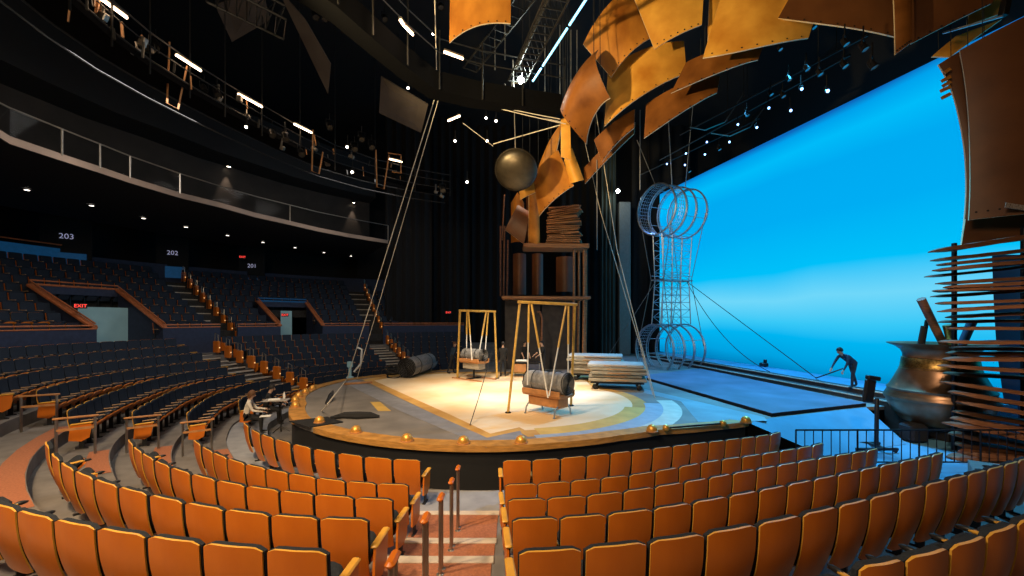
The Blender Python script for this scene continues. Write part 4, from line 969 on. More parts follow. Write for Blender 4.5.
# ------------------------------------------------------------------ curved plywood panels overhead
def panel(c, Ds, label, m='ply', bulge=.3, nu=14, nv=10, edges=(0, 0, 0, 0), thick=.05, holes=True, group='curved wooden panels overhead'):
    # c: four picture corners in order, Ds: their distances; the sheet is bent along one axis
    P = [at(x, y, d) for (x, y), d in zip(c, Ds)]
    nrm = (P[1] - P[0]).cross(P[3] - P[0]).normalized()
    if nrm.y > 0: nrm = -nrm
    top = []; 
    def pt(uu, vv):
        p = P[0] * (1 - uu) * (1 - vv) + P[1] * uu * (1 - vv) + P[2] * uu * vv + P[3] * (1 - uu) * vv
        p = p + nrm * bulge * 4 * uu * (1 - uu)
        e0, e1, e2, e3 = edges
        dv_ = ((P[3] - P[0]) * (1 - uu) + (P[2] - P[1]) * uu); du_ = ((P[1] - P[0]) * (1 - vv) + (P[2] - P[3]) * vv)
        p = p - dv_ * e0 * 4 * uu * (1 - uu) * (1 - vv) + dv_ * e2 * 4 * uu * (1 - uu) * vv + du_ * e1 * 4 * vv * (1 - vv) * uu - du_ * e3 * 4 * vv * (1 - vv) * (1 - uu)
        return p + nrm * .05 * noise.noise(p * .6)
    G = [[pt(i / nu, j / nv) for i in range(nu + 1)] for j in range(nv + 1)]
    mb = MB(); vs = [p for r_ in G for p in r_] + [p - nrm * thick for r_ in G for p in r_]; n = nu + 1; off = n * (nv + 1)
    for j in range(nv):
        for i in range(nu):
            a_ = j * n + i; mb.cur = 0; mb.f += [[a_, a_ + 1, a_ + n + 1, a_ + n], [off + a_, off + a_ + n, off + a_ + n + 1, off + a_ + 1]]; mb.m += [0, 0]
    for i in range(nu):
        for b_ in (i, nv * n + i): mb.f.append([b_, b_ + 1, off + b_ + 1, off + b_]); mb.m.append(1)
    for j in range(nv):
        for b_ in (j * n, j * n + nu): mb.f.append([b_, b_ + n, off + b_ + n, off + b_]); mb.m.append(1)
    mb.v = vs
    if holes:
        mb.cur = 2
        for vv in (.96,):
            for k in range(7):
                uu = .08 + .84 * k / 6; p = pt(uu, vv) + nrm * .012; e = (pt(min(1, uu + .02), vv) - pt(uu, vv)).normalized(); f_ = e.cross(nrm)
                mb.add([p + (e * math.cos(q * PI / 3) + f_ * math.sin(q * PI / 3)) * .028 for q in range(6)], [list(range(6))])
    o = mb.build('wooden_panel', [m, 'ply_edge', 'hole']); tag(o, label, 'panel', group)
    if 'standing' not in label and 'running down' not in label:
        for uu in (.25, .75):
            w_ = MB(); p = pt(uu, .04); w_.tube([p - nrm * .03, Vector((p.x, p.y + .15, 20.3))], .012, 4); w_.build('suspension_wire', 'black_rope', o)
    return o
panel([(450, -12), (511, -12), (510.5, 23), (449.5, 43)], [14, 14, 14, 14], 'orange wooden panel alone at top left of the others', 'ply', .12, edges=(0, 0, -.12, 0))
panel([(583, 44), (630, -14), (655, 36), (611, 77)], [16.0, 15.4, 15.2, 15.6], 'orange panel at the upper left of the overhead arch', 'ply', .35)
panel([(629, -14), (704, -14), (702, 24), (654.5, 49)], [15.0, 14.4, 14.2, 14.8], 'bright yellow panel at top middle of the arch', 'ply_lit', .1)
panel([(608, 70), (684, 41), (686.5, 73), (604, 126)], [16.4, 15.6, 15.4, 16], 'bright yellow panel below the upper left pair', 'ply_lit', .35)
panel([(598, 50), (610, 98), (586, 144), (561, 108)], [15.2, 14.8, 15.4, 16.0], 'brown curling panel in front of the arch left end', 'ply_shaded', .6, edges=(0, -.18, 0, .15))
panel([(724, -14), (826, -14), (809, 37), (703, 57.5)], [13.6, 13., 12.8, 13.4], 'large bright panel right of the top middle', 'ply_lit', .3, edges=(0, 0, .12, 0))
panel([(710, -14), (726, -14), (708, 46), (708.5, 30)], [14.6, 14.6, 14.4, 14.6], 'thin pale strip of panel behind the large bright one', 'ply_lit', .02, holes=False)
panel([(686, 62), (764, 44), (758, 60), (671, 93)], [14.8, 14.2, 14., 14.8], 'dark brown panel under the large bright one', 'ply_shaded', .3, edges=(0, 0, .14, 0))
panel([(646, 104), (720, 76), (717, 93), (644, 138)], [16.2, 15.4, 15.2, 16], 'lowest brown panel in the middle of the arch', 'ply_shaded', .35, edges=(0, 0, .14, 0))
panel([(594, 140), (635, 109), (634, 128), (602, 162)], [17.4, 17, 16.8, 17.2], 'brown panel with a lit patch below the bright yellow panel', 'ply_shaded', .2)
panel([(561, 119), (570, 118), (571, 160), (561, 157)], [17.2, 17.2, 17.4, 17.4], 'narrow bright vertical strip beside the brown curling panel', 'ply_lit', .02, holes=False)
panel([(533, 178), (558, 150), (574, 186), (539, 216)], [19.5, 19, 18.8, 19.4], 'tan panel with grain hanging above the plank stack', 'ply', .25)
panel([(545, 150), (562, 122), (556, 152), (533, 180)], [20, 19.6, 19.8, 20.2], 'small orange panel between the bowl and tan panel', 'ply', .1)
panel([(529, 184), (539, 176), (540, 245), (529, 244)], [21, 21, 23.4, 23.4], 'tall narrow panel running down to the tower platform', 'ply', .2, holes=False)
panel([(564, 160), (572, 148), (584, 180), (570, 184)], [18.6, 18.4, 18.6, 18.8], 'small bright twisted panel right of the tan panel', 'ply_lit', .25, holes=False)
panel([(584, 168), (635, 122), (634, 134), (585, 184)], [19, 18, 18, 19], 'brown curved panel under the arch above the plank stack', 'ply_shaded', .25, edges=(0, 0, .1, 0))
panel([(519, 186), (533, 178), (541, 190), (520, 200)], [20, 20, 20, 20], 'small light orange panel edge right below the bowl', 'ply_lit', .1, holes=False)
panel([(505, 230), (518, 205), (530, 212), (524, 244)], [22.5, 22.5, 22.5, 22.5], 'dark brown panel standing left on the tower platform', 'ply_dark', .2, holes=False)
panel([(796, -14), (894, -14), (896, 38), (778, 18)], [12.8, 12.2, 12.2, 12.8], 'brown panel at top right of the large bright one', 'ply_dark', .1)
panel([(893, -14), (912, -14), (911, 43), (895, 55)], [12., 11.9, 11.9, 12], 'narrow brown panel joint at the top right', 'ply_shaded', .05)
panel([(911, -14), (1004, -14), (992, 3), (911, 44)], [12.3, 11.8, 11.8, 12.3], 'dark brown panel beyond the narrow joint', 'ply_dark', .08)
panel([(969, 13), (1006, -6), (1007, 12), (968, 25)], [12.8, 12.6, 12.6, 12.8], 'small bright yellow panel near the upper right corner', 'ply_lit', .03, holes=False)
panel([(932, 56), (956, 36), (1002, 19), (950, 57)], [13.4, 13.2, 13., 13.2], 'orange sliver of panel above the backdrop corner', 'ply_lit', .03, holes=False)
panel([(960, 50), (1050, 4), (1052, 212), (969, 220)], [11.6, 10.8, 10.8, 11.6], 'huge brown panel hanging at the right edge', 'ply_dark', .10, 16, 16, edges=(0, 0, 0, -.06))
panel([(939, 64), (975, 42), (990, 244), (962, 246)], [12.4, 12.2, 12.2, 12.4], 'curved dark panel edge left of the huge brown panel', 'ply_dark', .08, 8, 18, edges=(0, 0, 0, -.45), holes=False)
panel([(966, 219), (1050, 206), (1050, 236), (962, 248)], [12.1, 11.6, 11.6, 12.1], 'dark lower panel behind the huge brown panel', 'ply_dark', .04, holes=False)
mb = MB(); p = at(1015, 206.5, 10.92); mb.box(p, (.50, .012, .13), Matrix.Rotation(R(9), 3, 'Y')); tag(mb.build('sticker_strip', 'label_pale', smooth=False), 'pale worn sticker strip low on the huge brown panel', 'sticker')
t = thing('support_post', at(1004, 20, 11.4), 'grey steel support post end at the upper right corner', 'post')
mb = MB(); mb.bar(at(1003, 16, 11.5), at(1010, -16, 11.5), .16, .16, .01); mb.build('post_body', 'pipe', t)
mb = MB(); mb.bar(at(1003, 16, 11.45), at(943, 33, 12.6), .05, .05); mb.build('brace', 'steel', t)
for i, (y, w) in enumerate(((72, 6), (80, 8), (85, 7), (90, 9), (97, 8))):
    mb = MB(); a = at(950, y - 3, 12.2); b = at(942 + (8 - w), y + 1, 12.25); mb.bar(a, b, .08, .09); tag(mb.build('splinter_plank', 'ply'), 'short splintered plank end beside the dark panel edge, %s from the top' % ordn(i + 1), 'plank', 'splintered plank ends')

# ------------------------------------------------------------------ slatted stack at right
SL = [(930, 252, 238, 2.3), (932, 260.5, 251, 1.6), (938, 264.5, 257, 1.4), (934, 270.5, 262, 1.8), (926, 277, 267, 1.3), (937, 284, 278, 1.6), (945, 287.5, 283, 1.7), (934, 291, 288, 1.4), (932, 297, 291, 1.5), (937, 303.5, 301, 1.5), (939, 311.5, 306, 1.6), (947, 317.5, 313, 1.5), (940, 322, 321, 1.5), (948, 328.5, 329, 1.5),
      (940, 342, 343, 1.6), (951, 348, 349, 1.5), (947, 353.5, 354, 1.7), (944, 359.5, 359, 1.7), (939, 366, 371, 1.7), (944, 373.5, 378, 1.6), (942, 382, 394, 1.9), (950, 392, 405, 2.1), (958, 402, 414, 2.2), (954, 412, 423, 2.2), (952, 418.5, 431, 2.2), (944, 423, 438, 2.4), (950, 434, 446, 2.6), (956, 444, 455, 2.8), (960, 452, 462, 2.6), (948, 458, 468, 2.4)]
for i, (x, y0, y1, th) in enumerate(SL):
    D = 10.95 + .25 * math.sin(i * 1.7) + (.0 if y0 < 400 else -.1)
    z_min = .33
    a, b = at(x, y0, D + .3), at(1044, y1 + (y1 - y0) * .22, D - .15); a.z = max(a.z, z_min + .03); b.z = max(b.z, z_min + .03)
    hw = th / F * D * 1.4; ax_ = (b - a).normalized(); wd = Vector((0, 1, 0)); n = 14; mb = MB(); rings = []
    upv = ax_.cross(wd).normalized()
    if upv.z < 0: upv = -upv
    L = (b - a).length
    for k in range(n + 1):
        f = k / n; p = a.lerp(b, f); s = min(1, .25 + f * 7 * (.6 + .4 * ((i * 37) % 5) / 4)); wob = .02 * noise.noise(Vector((f * 5, i * 3.1, 0)))
        rings += [p + wd * dy * s * .26 + upv * (dz * s * hw + wob) for dy, dz in ((-1, -.6), (-.8, .8), (.8, .9), (1, -.7))]
    fs = [[3, 2, 1, 0], [n * 4, n * 4 + 1, n * 4 + 2, n * 4 + 3]] + [[k * 4 + q, k * 4 + (q + 1) % 4, k * 4 + 4 + (q + 1) % 4, k * 4 + 4 + q] for k in range(n) for q in range(4)]
    mb.add(rings, fs)
    tag(mb.build('weathered_plank', 'plank'), 'rough dark wooden slat in the right hand stack, %s from the top' % ordn(i + 1), 'plank', 'rough slats stacked at the right')
for px, ytop, lab in ((960, 242, 'black steel upright holding the slat stack near its tips'), (1030, 225, 'black steel upright holding the slat stack at the picture edge')):
    b = at(px, 330, 11.5); mb = MB(); mb.box((b.x, b.y + .15, (.32 + at(px, ytop, 11.5).z) / 2), (.09, .09, at(px, ytop, 11.5).z - .32), None, .01)
    tag(mb.build('steel_upright', 'dark_metal'), lab, 'post')
mb = MB(); A_ = []; B_ = []
for k in range(13):
    f = k / 12; z = .32 + (at(0, 255, 12.75).z - .32) * f; xl = at(1000 + 10 * (1 - f) ** 2 - 12 * f + 8 * max(0, f - .5), 320, 12.75).x
    A_.append(Vector((xl, 12.75, z))); B_.append(Vector((at(1070, 0, 12.75).x, 12.5, z)))
mb.strip(A_, B_); mat('navy_flat_glow', (.012, .022, .055), .8, emit=(.01, .03, .09), es=.15); tag(mb.build('scenery_flat', 'navy_flat_glow'), 'dark navy scenery flat standing behind the slat stack', 'scenery')  # faint blue glow stands in for light on the flat

# ------------------------------------------------------------------ bronze pot with poles
pc = at(939, 424, 12.7); pb = Vector((pc.x, pc.y, pc.z))
t = thing('bronze_pot', (pb.x, pb.y, .32), 'huge bronze pot with flared rim and gold band', 'pot')
H_ = (424 - 343) / F * 12.7; s_ = H_ / 81.; q_ = .86
prof = [(0, 0), (26, 0), (34, 3), (42, 11), (46.5, 20), (48.5, 26), (48, 30), (46, 33), (47, 35), (44, 38), (40, 45), (36, 53), (33.5, 59), (32, 66), (32, 70), (34, 74), (39, 77.5), (46, 80), (47, 81), (45, 80.5), (37, 77), (30, 70), (30, 60)]
mb = MB(); mb.lathe([(r * s_ * q_, z * s_) for r, z in prof], pb, 48); mb.build('pot_body', 'bronze', t)
mb = MB(); mb.lathe([(35.4 * s_ * q_, 55 * s_), (34.6 * s_ * q_, 56 * s_), (33.2 * s_ * q_, 65 * s_), (33.4 * s_ * q_, 66 * s_), (32 * s_ * q_, 66.5 * s_)], pb, 48); mb.build('gold_band', 'gold_band', t)
mb = MB(); mb.lathe([(48.8 * s_ * q_, 24 * s_), (50 * s_ * q_, 26.5 * s_), (48.6 * s_ * q_, 29 * s_)], pb, 48); mb.build('belly_ring', 'bronze', t)
mb = MB(); mb.box((pb.x - .95, pb.y - .2, (.32 + pb.z + .08) / 2), (.52, .5, pb.z - .24), None, .08); mb.box((pb.x + .5, pb.y, (.32 + pb.z + .08) / 2), (.9, .7, pb.z - .24), None, .05); mb.build('stand', 'black', t)
inside = Vector((0, 0, 65 * s_))
for a, b, r, m, lab in ((pb + inside + Vector((.1, -.25, 0)), at(921, 299, 12.2), .10, 'plank', 'thick wooden pole leaning left out of the bronze pot'),
                        (pb + inside + Vector((-.55, .1, 0)), at(924, 326, 12.7), .07, 'black', 'short dark post at the left inside the pot'),
                        (pb + inside + Vector((-.25, .3, 0)), at(927, 320, 12.9), .05, 'black', 'thin dark post second from left inside the pot'),
                        (pb + inside + Vector((0, -.5, 0)), at(948, 325, 12.2), .12, 'gold_band', 'gilded stubby post upright in the pot'),
                        (pb + inside + Vector((.6, .1, 0)), at(972, 322, 12.7), .11, 'navy_wall', 'dark blue post at the right inside the pot')):
    mb = MB(); mb.tube([a, a.lerp(b, .5), b], [r * .85, r, r * 1.05], 10); tag(mb.build('prop_pole', m), lab, 'pole', 'poles standing in the bronze pot')

# black floor rail at right
Dr = 10.32; x0, x1 = at(796, 0, Dr).x, 14.2; zt_ = CZ - 110 * Dr / F; fz = .32
t = thing('floor_railing', (x0, Dr, fz), 'black steel railing with thin balusters before the pot and slats', 'railing')
mb = MB(); mb.tube([(x0, Dr, zt_), (x1, Dr, zt_)], .022, 6); mb.build('top_rail', 'dark_metal', t)
mb = MB(); mb.tube([(x0, Dr, fz + .12), (x1, Dr, fz + .12)], .018, 6); mb.build('bottom_rail', 'dark_metal', t)
n = int((x1 - x0) / .21)
for i in range(n + 1):
    x = x0 + (x1 - x0) * i / n
    if topix((x, Dr, 1))[0] > 1060: break
    mb = MB(); mb.tube([(x, Dr, fz + (0 if i % 7 == 0 else .12)), (x, Dr, zt_)], .02 if i % 7 == 0 else .011, 5); mb.build('baluster' if i % 7 else 'post', 'dark_metal', t)
# screen on wheeled stand
c = at(866, 447, 11.7); c.z = .32
t = thing('monitor_stand', c, 'black flat screen on a tilted pole with wheeled base', 'monitor')
mb = MB(); mb.bar(c + Vector((.28, 0, .12)), at(877, 398, 11.7), .09, .09, .02); mb.build('pole', 'plastic', t)
mb = MB(); mb.box(at(869, 391, 11.6), (.43, .09, .64), Matrix.Rotation(R(9), 3, 'Y') @ Matrix.Rotation(R(24), 3, 'Z'), .03); sc = mb.build('screen', 'plastic', t)
mb = MB(); mb.box(at(873, 378, 11.55), (.34, .14, .12), Matrix.Rotation(R(9), 3, 'Y'), .02); mb.build('clamp', 'dark_metal', sc)
for y in (-.28, .28):
    mb = MB(); mb.bar(c + Vector((-.5, y, .10)), c + Vector((.62, y, .10)), .07, .07, .01); mb.build('base_leg', 'plastic', t)
mb = MB(); mb.bar(c + Vector((.28, -.28, .10)), c + Vector((.28, .28, .10)), .07, .07); mb.build('base_cross', 'plastic', t)
for x in (-.45, .55):
    for y in (-.28, .28):
        mb = MB(); mb.lathe([(0, -.02), (.05, -.02), (.05, .02), (0, .02)], c + Vector((x, y, .05)), 12, Matrix.Rotation(R(90), 3, 'X')); mb.build('wheel', 'plastic', t)
mb = MB(); a = onz(766, 366.5, SZ + .36)
mb.box(a + Vector((0, 0, .10)), (.55, .4, .2), None, .04); mb.box(a + Vector((0, 0, .28)), (.2, .2, .2), None, .03); tag(mb.build('floor_lamp_box', 'plastic'), 'small black lamp box on the floor by the backdrop', 'lamp')

# ------------------------------------------------------------------ rigging at the left of the stage
apex = at(437, 91, 16.5); foot = onz(347, 379, SZ + .05)
cable([apex, foot], .02, 'left one of the twin pale cables slanting to the stage edge', 'rope', group='twin slanting cables'); cable([apex + Vector((.12, .1, 0)), foot + Vector((.42, .15, 0))], .016, 'right one of the twin pale cables slanting to the stage edge', 'rope', group='twin slanting cables')
cable([apex, at(434.5, -12, 14)], .018, 'vertical cable rising from the knot of the twin cables', 'rope')
for i, (x, y, d, r) in enumerate(((560, 119, 17, .018), (566, 124, 17, .018), (545, 118, 19, .014), (590, 128, 18, .016))):
    cable([apex, at(x, y, d)], r, 'pale cable running right from the knot toward the arch, %s from the top' % ordn(i + 1), 'rope', group='cables from knot to arch', sag=.06)
cable([apex, at(340, 0, 13)], .014, 'thin cable running up left from the knot', 'cable')
cable([at(493, 144, 18), at(560, 125, 17)], .02, 'pale line from a small hook to the arch', 'rope')
cable([at(463, 123, 17), at(493, 146, 18)], .014, 'thin line from ceiling rig to the small hook', 'rope')
cable([foot, onz(327, 405, SZ + .6), onz(322, 411, SZ + .02)], .02, 'rope leading down to the black sling at stage left', 'rope')
a, b = at(333, 391, 15.5), at(325, 408, 14.4)
mb = MB(); mb.tube([a, a.lerp(b, .3), a.lerp(b, .7), b], [.03, .09, .08, .03], 8); tag(mb.build('spring_sling', 'plastic'), 'black spindle shaped tension sling on the slanting rope', 'sling')
c = onz(357, 419, SZ); mb = MB(); mb.add([], [])
pts = [c + Vector((-.75, -.05, .04)), c + Vector((-.4, .12, .07)), c + Vector((0, .05, .08)), c + Vector((.35, .12, .07)), c + Vector((.6, .14, .04))]
mb.tube(pts, [.04, .11, .13, .11, .04], 8); tag(mb.build('cloth_bag', 'black_cloth'), 'black cloth bag lying on the grey stage floor', 'bag')
c = onz(350, 378, SZ); t = thing('winch_stand', c, 'pale green winch with curved white hose at the stage edge', 'winch')
mb = MB(); mb.lathe([(.18, 0), (.18, .05), (.07, .1), (.07, .5), (.14, .55), (.14, .8), (0, .82)], c, 14); mb.build('winch_drum', 'teal_glow', t)
mb = MB(); mb.tube([c + Vector((.2, 0, .3)), c + Vector((.5, .1, .7)), c + Vector((.55, .1, 1.4)), c + Vector((.3, .1, 1.5))], .05, 7); mb.build('hose', 'white_rope', t)
mb = MB(); mb.bar(onz(344, 384, SZ + .05), onz(372, 382, SZ + .05), .18, .08, .01); tag(mb.build('anchor_beam', 'tray_wood'), 'low wooden anchor beam at foot of the twin cables', 'beam')
mb = MB(); mb.tube([onz(470, 425, SZ + .02), at(478, 400, 12.5), at(492, 352, 14)], .012, 5); tag(mb.build('rigging_cable', 'black_rope'), 'thin dark rope dangling to the stage left of front frame', 'cable')

# ------------------------------------------------------------------ catwalk ring with tube lights
CWZ = CZ + 8.6
cw_px = [(70, -40), (112, 2), (150, 34), (190, 62), (225, 84), (262, 106), (300, 128), (335, 146), (375, 160), (415, 170), (450, 176)]
cwp = [onz(x, y, CWZ) for x, y in cw_px]
t = thing('lighting_catwalk', cwp[4], 'dark curved lighting catwalk ring above the left seats', 'catwalk')
mb = MB()
out_ = [p + Vector((p.x, p.y - 16, 0)).normalized() * 1.3 for p in cwp]
mb.strip([p - Vector((0, 0, .8)) for p in cwp], [p - Vector((0, 0, .8)) for p in out_]); mb.strip([p - Vector((0, 0, 1.0)) for p in cwp], [p - Vector((0, 0, .8)) for p in cwp]); mb.build('walkway', 'void_black', t)
for dz, r in ((.05, .03), (-.35, .022), (-.78, .03)):
    mb = MB(); mb.tube([p + Vector((0, 0, dz)) for p in cwp], r, 5); mb.build('guard_pipe', 'pipe', t)
    mb = MB(); mb.tube([p + Vector((0, 0, dz - .5)) for p in out_], r, 5); mb.build('guard_pipe', 'pipe', t)
for p, q in zip(cwp, out_):
    mb = MB(); mb.tube([p - Vector((0, 0, 1.2)), p + Vector((0, 0, .3))], .03, 5); mb.tube([p, Vector((p.x, p.y, 20))], .02, 4); mb.build('hanger', 'pipe', t)
rg = random.Random(11)
for i in range(46):
    f = rg.random() * (len(cwp) - 1.001); k_ = int(f); p = cwp[k_].lerp(cwp[k_ + 1], f - k_) + Vector((rg.uniform(-.25, .1), rg.uniform(-.2, .2), rg.uniform(-.9, .1))); h_ = rg.uniform(.12, .5)
    mb = MB(); mb.tube([p, p + Vector((rg.uniform(-.08, .08), 0, -h_))], rg.uniform(.02, .045), 5)
    if i % 3 == 0: mb.box(p + Vector((0, 0, -h_)), (rg.uniform(.15, .3), .15, rg.uniform(.12, .28)), Matrix.Rotation(rg.uniform(-.6, .6), 3, 'Y'), .02)
    mb.build('bracket', ('rail_metal', 'tray_wood', 'pipe')[i % 3], t)
def tube_lamp(x0, y0, x1, y1, z, label, r=.035):
    a, b = onz(x0, y0, z), onz(x1, y1, z); t = thing('tube_lamp', (a + b) / 2, label, 'tube lamp', 'glowing tube lamps on the catwalks')
    mb = MB(); mb.tube([a, b], r, 8); mb.build('tube', 'tube_glow', t)
    mb = MB(); mb.bar(a + Vector((0, 0, .07)), b + Vector((0, 0, .07)), .10, .06); mb.build('fitting', 'rail_metal', t)
    L = bpy.data.lights.new('tube', 'POINT'); L.energy = 9; L.color = (1, .68, .42); L.shadow_soft_size = .3; lo = bpy.data.objects.new('tube_light', L); COL.objects.link(lo); lo.location = (a + b) / 2 + Vector((.15, -.25, -.15))
for i, q in enumerate(((101, -1, 127, 18), (176, 55, 201, 71), (238, 94, 262, 107), (294, 124, 312, 133))): tube_lamp(*q, CWZ - .1, 'warm glowing tube lamp on the left catwalk, %s from the left' % ordn(i + 1))
for x0, y0, x1, y1, lab in ((405, 27, 413, 35, 'topmost warm tube lamp on the inner ring'), (444, 52, 463, 59, 'warm tube lamp under the lone orange panel'), (448, 121, 460, 116, 'warm tube lamp right of the cable knot'), (389, 159, 402, 162, 'warm tube lamp low on the far catwalk'), (400, 20, 404, 26, 'short warm tube lamp at the top of the inner ring')): tube_lamp(x0, y0, x1, y1, CZ + 9, lab)
# hanging trapeze pipe frames below the catwalk
for i, (xa, ya, xb, yb) in enumerate(((169, 42, 167, 104), (188, 66, 178, 109), )): pass
for i, (q, lab) in enumerate((([(169.5, 42), (167, 103), (178, 109), (187, 66)], 'first'), ([(313, 130), (312, 171), (319, 174), (323, 152)], 'second'), ([(376, 150), (377, 187), (384, 189), (389, 155)], 'third'), ([(388, 153), (401, 155), (401, 173), (392, 172)], 'fourth'))):
    pts = [at(x, y, 14.2 + 2.2 * i) for x, y in q]; mb = MB(); mb.tube(pts, .028, 6)
    mb_ = mb.build('pipe_trapeze', 'tray_wood'); tag(mb_, 'thin brass coloured hanging pipe frame below the catwalk, %s from left' % lab, 'pipe frame', 'hanging pipe frames')
# spotlights hung on the catwalk and grids
rs = random.Random(3)
lamps = [(108, 42, 1), (143, 49, 0), (157, 48, 0), (246, 127, 1), (205, 92, 0), (218, 96, 0), (347, 147, 1), (355, 150, 0), (352, 172, 1), (316, 18, 0), (399, 47, 0), (433, 34, 1), (441, 8, 0), (398, 106, 0), (408, 88, 1), (425, 107, 1), (455, 141, 1), (487, 141, 1), (486, 118, 1), (496, 121, 1), (467, 182, 1), (443, 191, 0), (372, 148, 0), (325, 20, 0), (385, 20, 0), (273, 136, 0), (286, 140, 0), (302, 155, 0), (330, 128, 0), (362, 140, 0)]
for i, (px, py, on) in enumerate(lamps):
    D = 13 + 7 * max(0, min(1, (px - 100) / 350)); p = at(px, py, D)
    bright_lamp('stage_spotlight', p, Vector((2 - p.x * .3, 12 - p.y, -p.z + 1)) if not on else Vector((-.1 * p.x, -p.y, CZ - p.z)), 'small %s stage spotlight hung in the ceiling rig, %s from the left' % ('lit' if on else 'dark', ordn(1 + sorted(range(len(lamps)), key=lambda q: lamps[q][0]).index(i))), 'spotlights in the ceiling rig', 'lamp_glow' if on else 'pipe', .06 if on else .12, .5)
# inner ring truss
ir_px = [(290, -25), (335, 5), (370, 36), (405, 66), (437, 90), (480, 100), (520, 106), (562, 112)]
irp = [onz(x, y, CZ + 8.2) for x, y in ir_px]
t = thing('ring_truss', irp[3], 'dark curved lighting truss ring sweeping past the cable knot', 'truss')
mb = MB(); mb.strip(irp, [p + Vector((0, 0, .7)) for p in irp]); mb.strip(irp, [p + Vector((-.4, .6, 0)) for p in irp]); mb.build('ring_band', 'void_black', t)
for dz in (1.3, 1.8):
    mb = MB(); mb.tube([p + Vector((.1, -.05, dz)) for p in irp], .025, 5); mb.build('guard_pipe', 'pipe', t)
for p in irp:
    mb = MB(); mb.tube([p + Vector((.1, -.05, 0)), p + Vector((.1, -.05, 2.1))], .03, 5); mb.build('hanger', 'pipe', t)
# straight truss ladders in the fly space
def ladder_truss(a, b, w, label, n=10):
    a, b = Vector(a), Vector(b); d = (b - a).normalized(); s = d.cross(Vector((0, 0, 1))).normalized() * w
    t = thing('lighting_truss', (a + b) / 2, label, 'truss', 'dark lighting trusses')
    for o_ in (s, -s):
        mb = MB(); mb.tube([a + o_, b + o_], .035, 6); mb.build('chord', 'pipe', t)
    mb = MB(); mb.tube([a + Vector((0, 0, w * 1.4)), b + Vector((0, 0, w * 1.4))], .035, 6); mb.build('chord', 'pipe', t)
    mb = MB()
    for i in range(n + 1):
        p = a.lerp(b, i / n); mb.tube([p - s, p + s], .022, 5)
        if i < n: q = a.lerp(b, (i + 1) / n); mb.tube([p - s, q + Vector((0, 0, w * 1.4))], .015, 4); mb.tube([p + s, q + Vector((0, 0, w * 1.4))], .015, 4)
    mb.build('lacing', 'pipe', t)
ladder_truss(at(517, 82, 17), at(566, -20, 11.5), .35, 'dark truss ladder left of the cyan light strip', 14)
ladder_truss(at(470, 70, 18), at(540, -20, 13.5), .3, 'dark truss ladder above the white work lamp', 12)
ladder_truss(at(205, -10, 11.5), at(285, 30, 12.5), .5, 'dark truss across the ceiling at upper left', 8)
for x, y in ((410, 70), (458, 75), (478, 80), (500, 84), (540, 96)):
    p = at(x, y, 17); mb = MB(); mb.box(p, (.5, .05, .7)); 
t = thing('work_platform', at(524, 104, 17.4), 'small railed work platform beside the white work lamp', 'platform')
for x0, y0, x1, y1 in ((512, 82, 512, 103), (523, 82, 523, 104), (512, 83, 523, 83), (512, 93, 523, 94), (523, 104, 544, 107), (544, 92, 544, 108), (526, 106, 544, 92), (497, 86, 497, 98), (505, 84, 505, 99), (497, 98, 505, 99), (497, 88, 505, 88)):
    mb = MB(); mb.tube([at(x0, y0, 17.4), at(x1, y1, 17.4)], .035, 5); mb.build('rail', 'rail_metal', t)
mb = MB(); mb.bar(at(510, 105, 17.4), at(546, 109, 17.4), .8, .06); mb.build('deck', 'dark_metal', t)
p = at(521, 80, 17); bright_lamp('work_lamp', p, Vector((-.1 * p.x, -p.y, CZ - p.z)), 'dazzling white work lamp high in the rig', None, 'white_glow', .15, .5)
L = bpy.data.lights.new('work', 'POINT'); L.energy = 160; L.color = (.85, 1, .93); L.shadow_soft_size = .15; lo = bpy.data.objects.new('work_light', L); COL.objects.link(lo); lo.location = p + Vector((0, -.4, 0))
a, b = at(533, 81, 17), at(585, 1, 12.6)
for i, (f0, f1) in enumerate(((0, .2), (.24, .72), (.76, 1.15))):
    mb = MB(); mb.tube([a.lerp(b, f0), a.lerp(b, f1)], .04, 6); tag(mb.build('light_strip', 'cyan_strip'), 'thin cyan glowing light strip in the rig, %s from below' % ordn(i + 1), 'light strip', 'cyan light strips')
p = at(618, 191, 33); bright_lamp('work_lamp', p, Vector((0, -1, -.15)), 'white lamp at the head of the pale grey column', None, 'white_glow', .16, .4)
L = bpy.data.lights.new('work', 'POINT'); L.energy = 120; L.color = (.9, 1, .95); L.shadow_soft_size = .15; lo = bpy.data.objects.new('column_light', L); COL.objects.link(lo); lo.location = at(622, 193, 32.6)
# ceiling acoustic sheets
def sheet(c, D, lab):
    P = [at(x, y, d) for (x, y), d in zip(c, D)]; mb = MB(); mb.add(P, [[0, 1, 2, 3]]); P2 = [p + Vector((0, .02, .06)) for p in P]; mb.add(P2, [[3, 2, 1, 0]]); mb.add(P + P2, [[0, 1, 5, 4], [1, 2, 6, 5], [2, 3, 7, 6], [3, 0, 4, 7]]); tag(mb.build('ceiling_sheet', 'acoustic', smooth=False), lab, 'panel', 'grey brown ceiling sheets')
sheet([(278, -10), (305, 20), (331, 65), (328, 94)], [14, 14.4, 15, 15.4], 'grey brown hanging sheet at the upper left of the inner ring')
sheet([(381, 77), (428, 105), (421, 133), (379, 113)], [15.5, 16.2, 16.8, 16], 'grey brown hanging sheet left of the cable knot')
sheet([(215, 5), (262, -10), (270, 20), (232, 42)], [16.5, 16.5, 17.5, 17.5], 'dim brown ceiling sheet between the trusses')
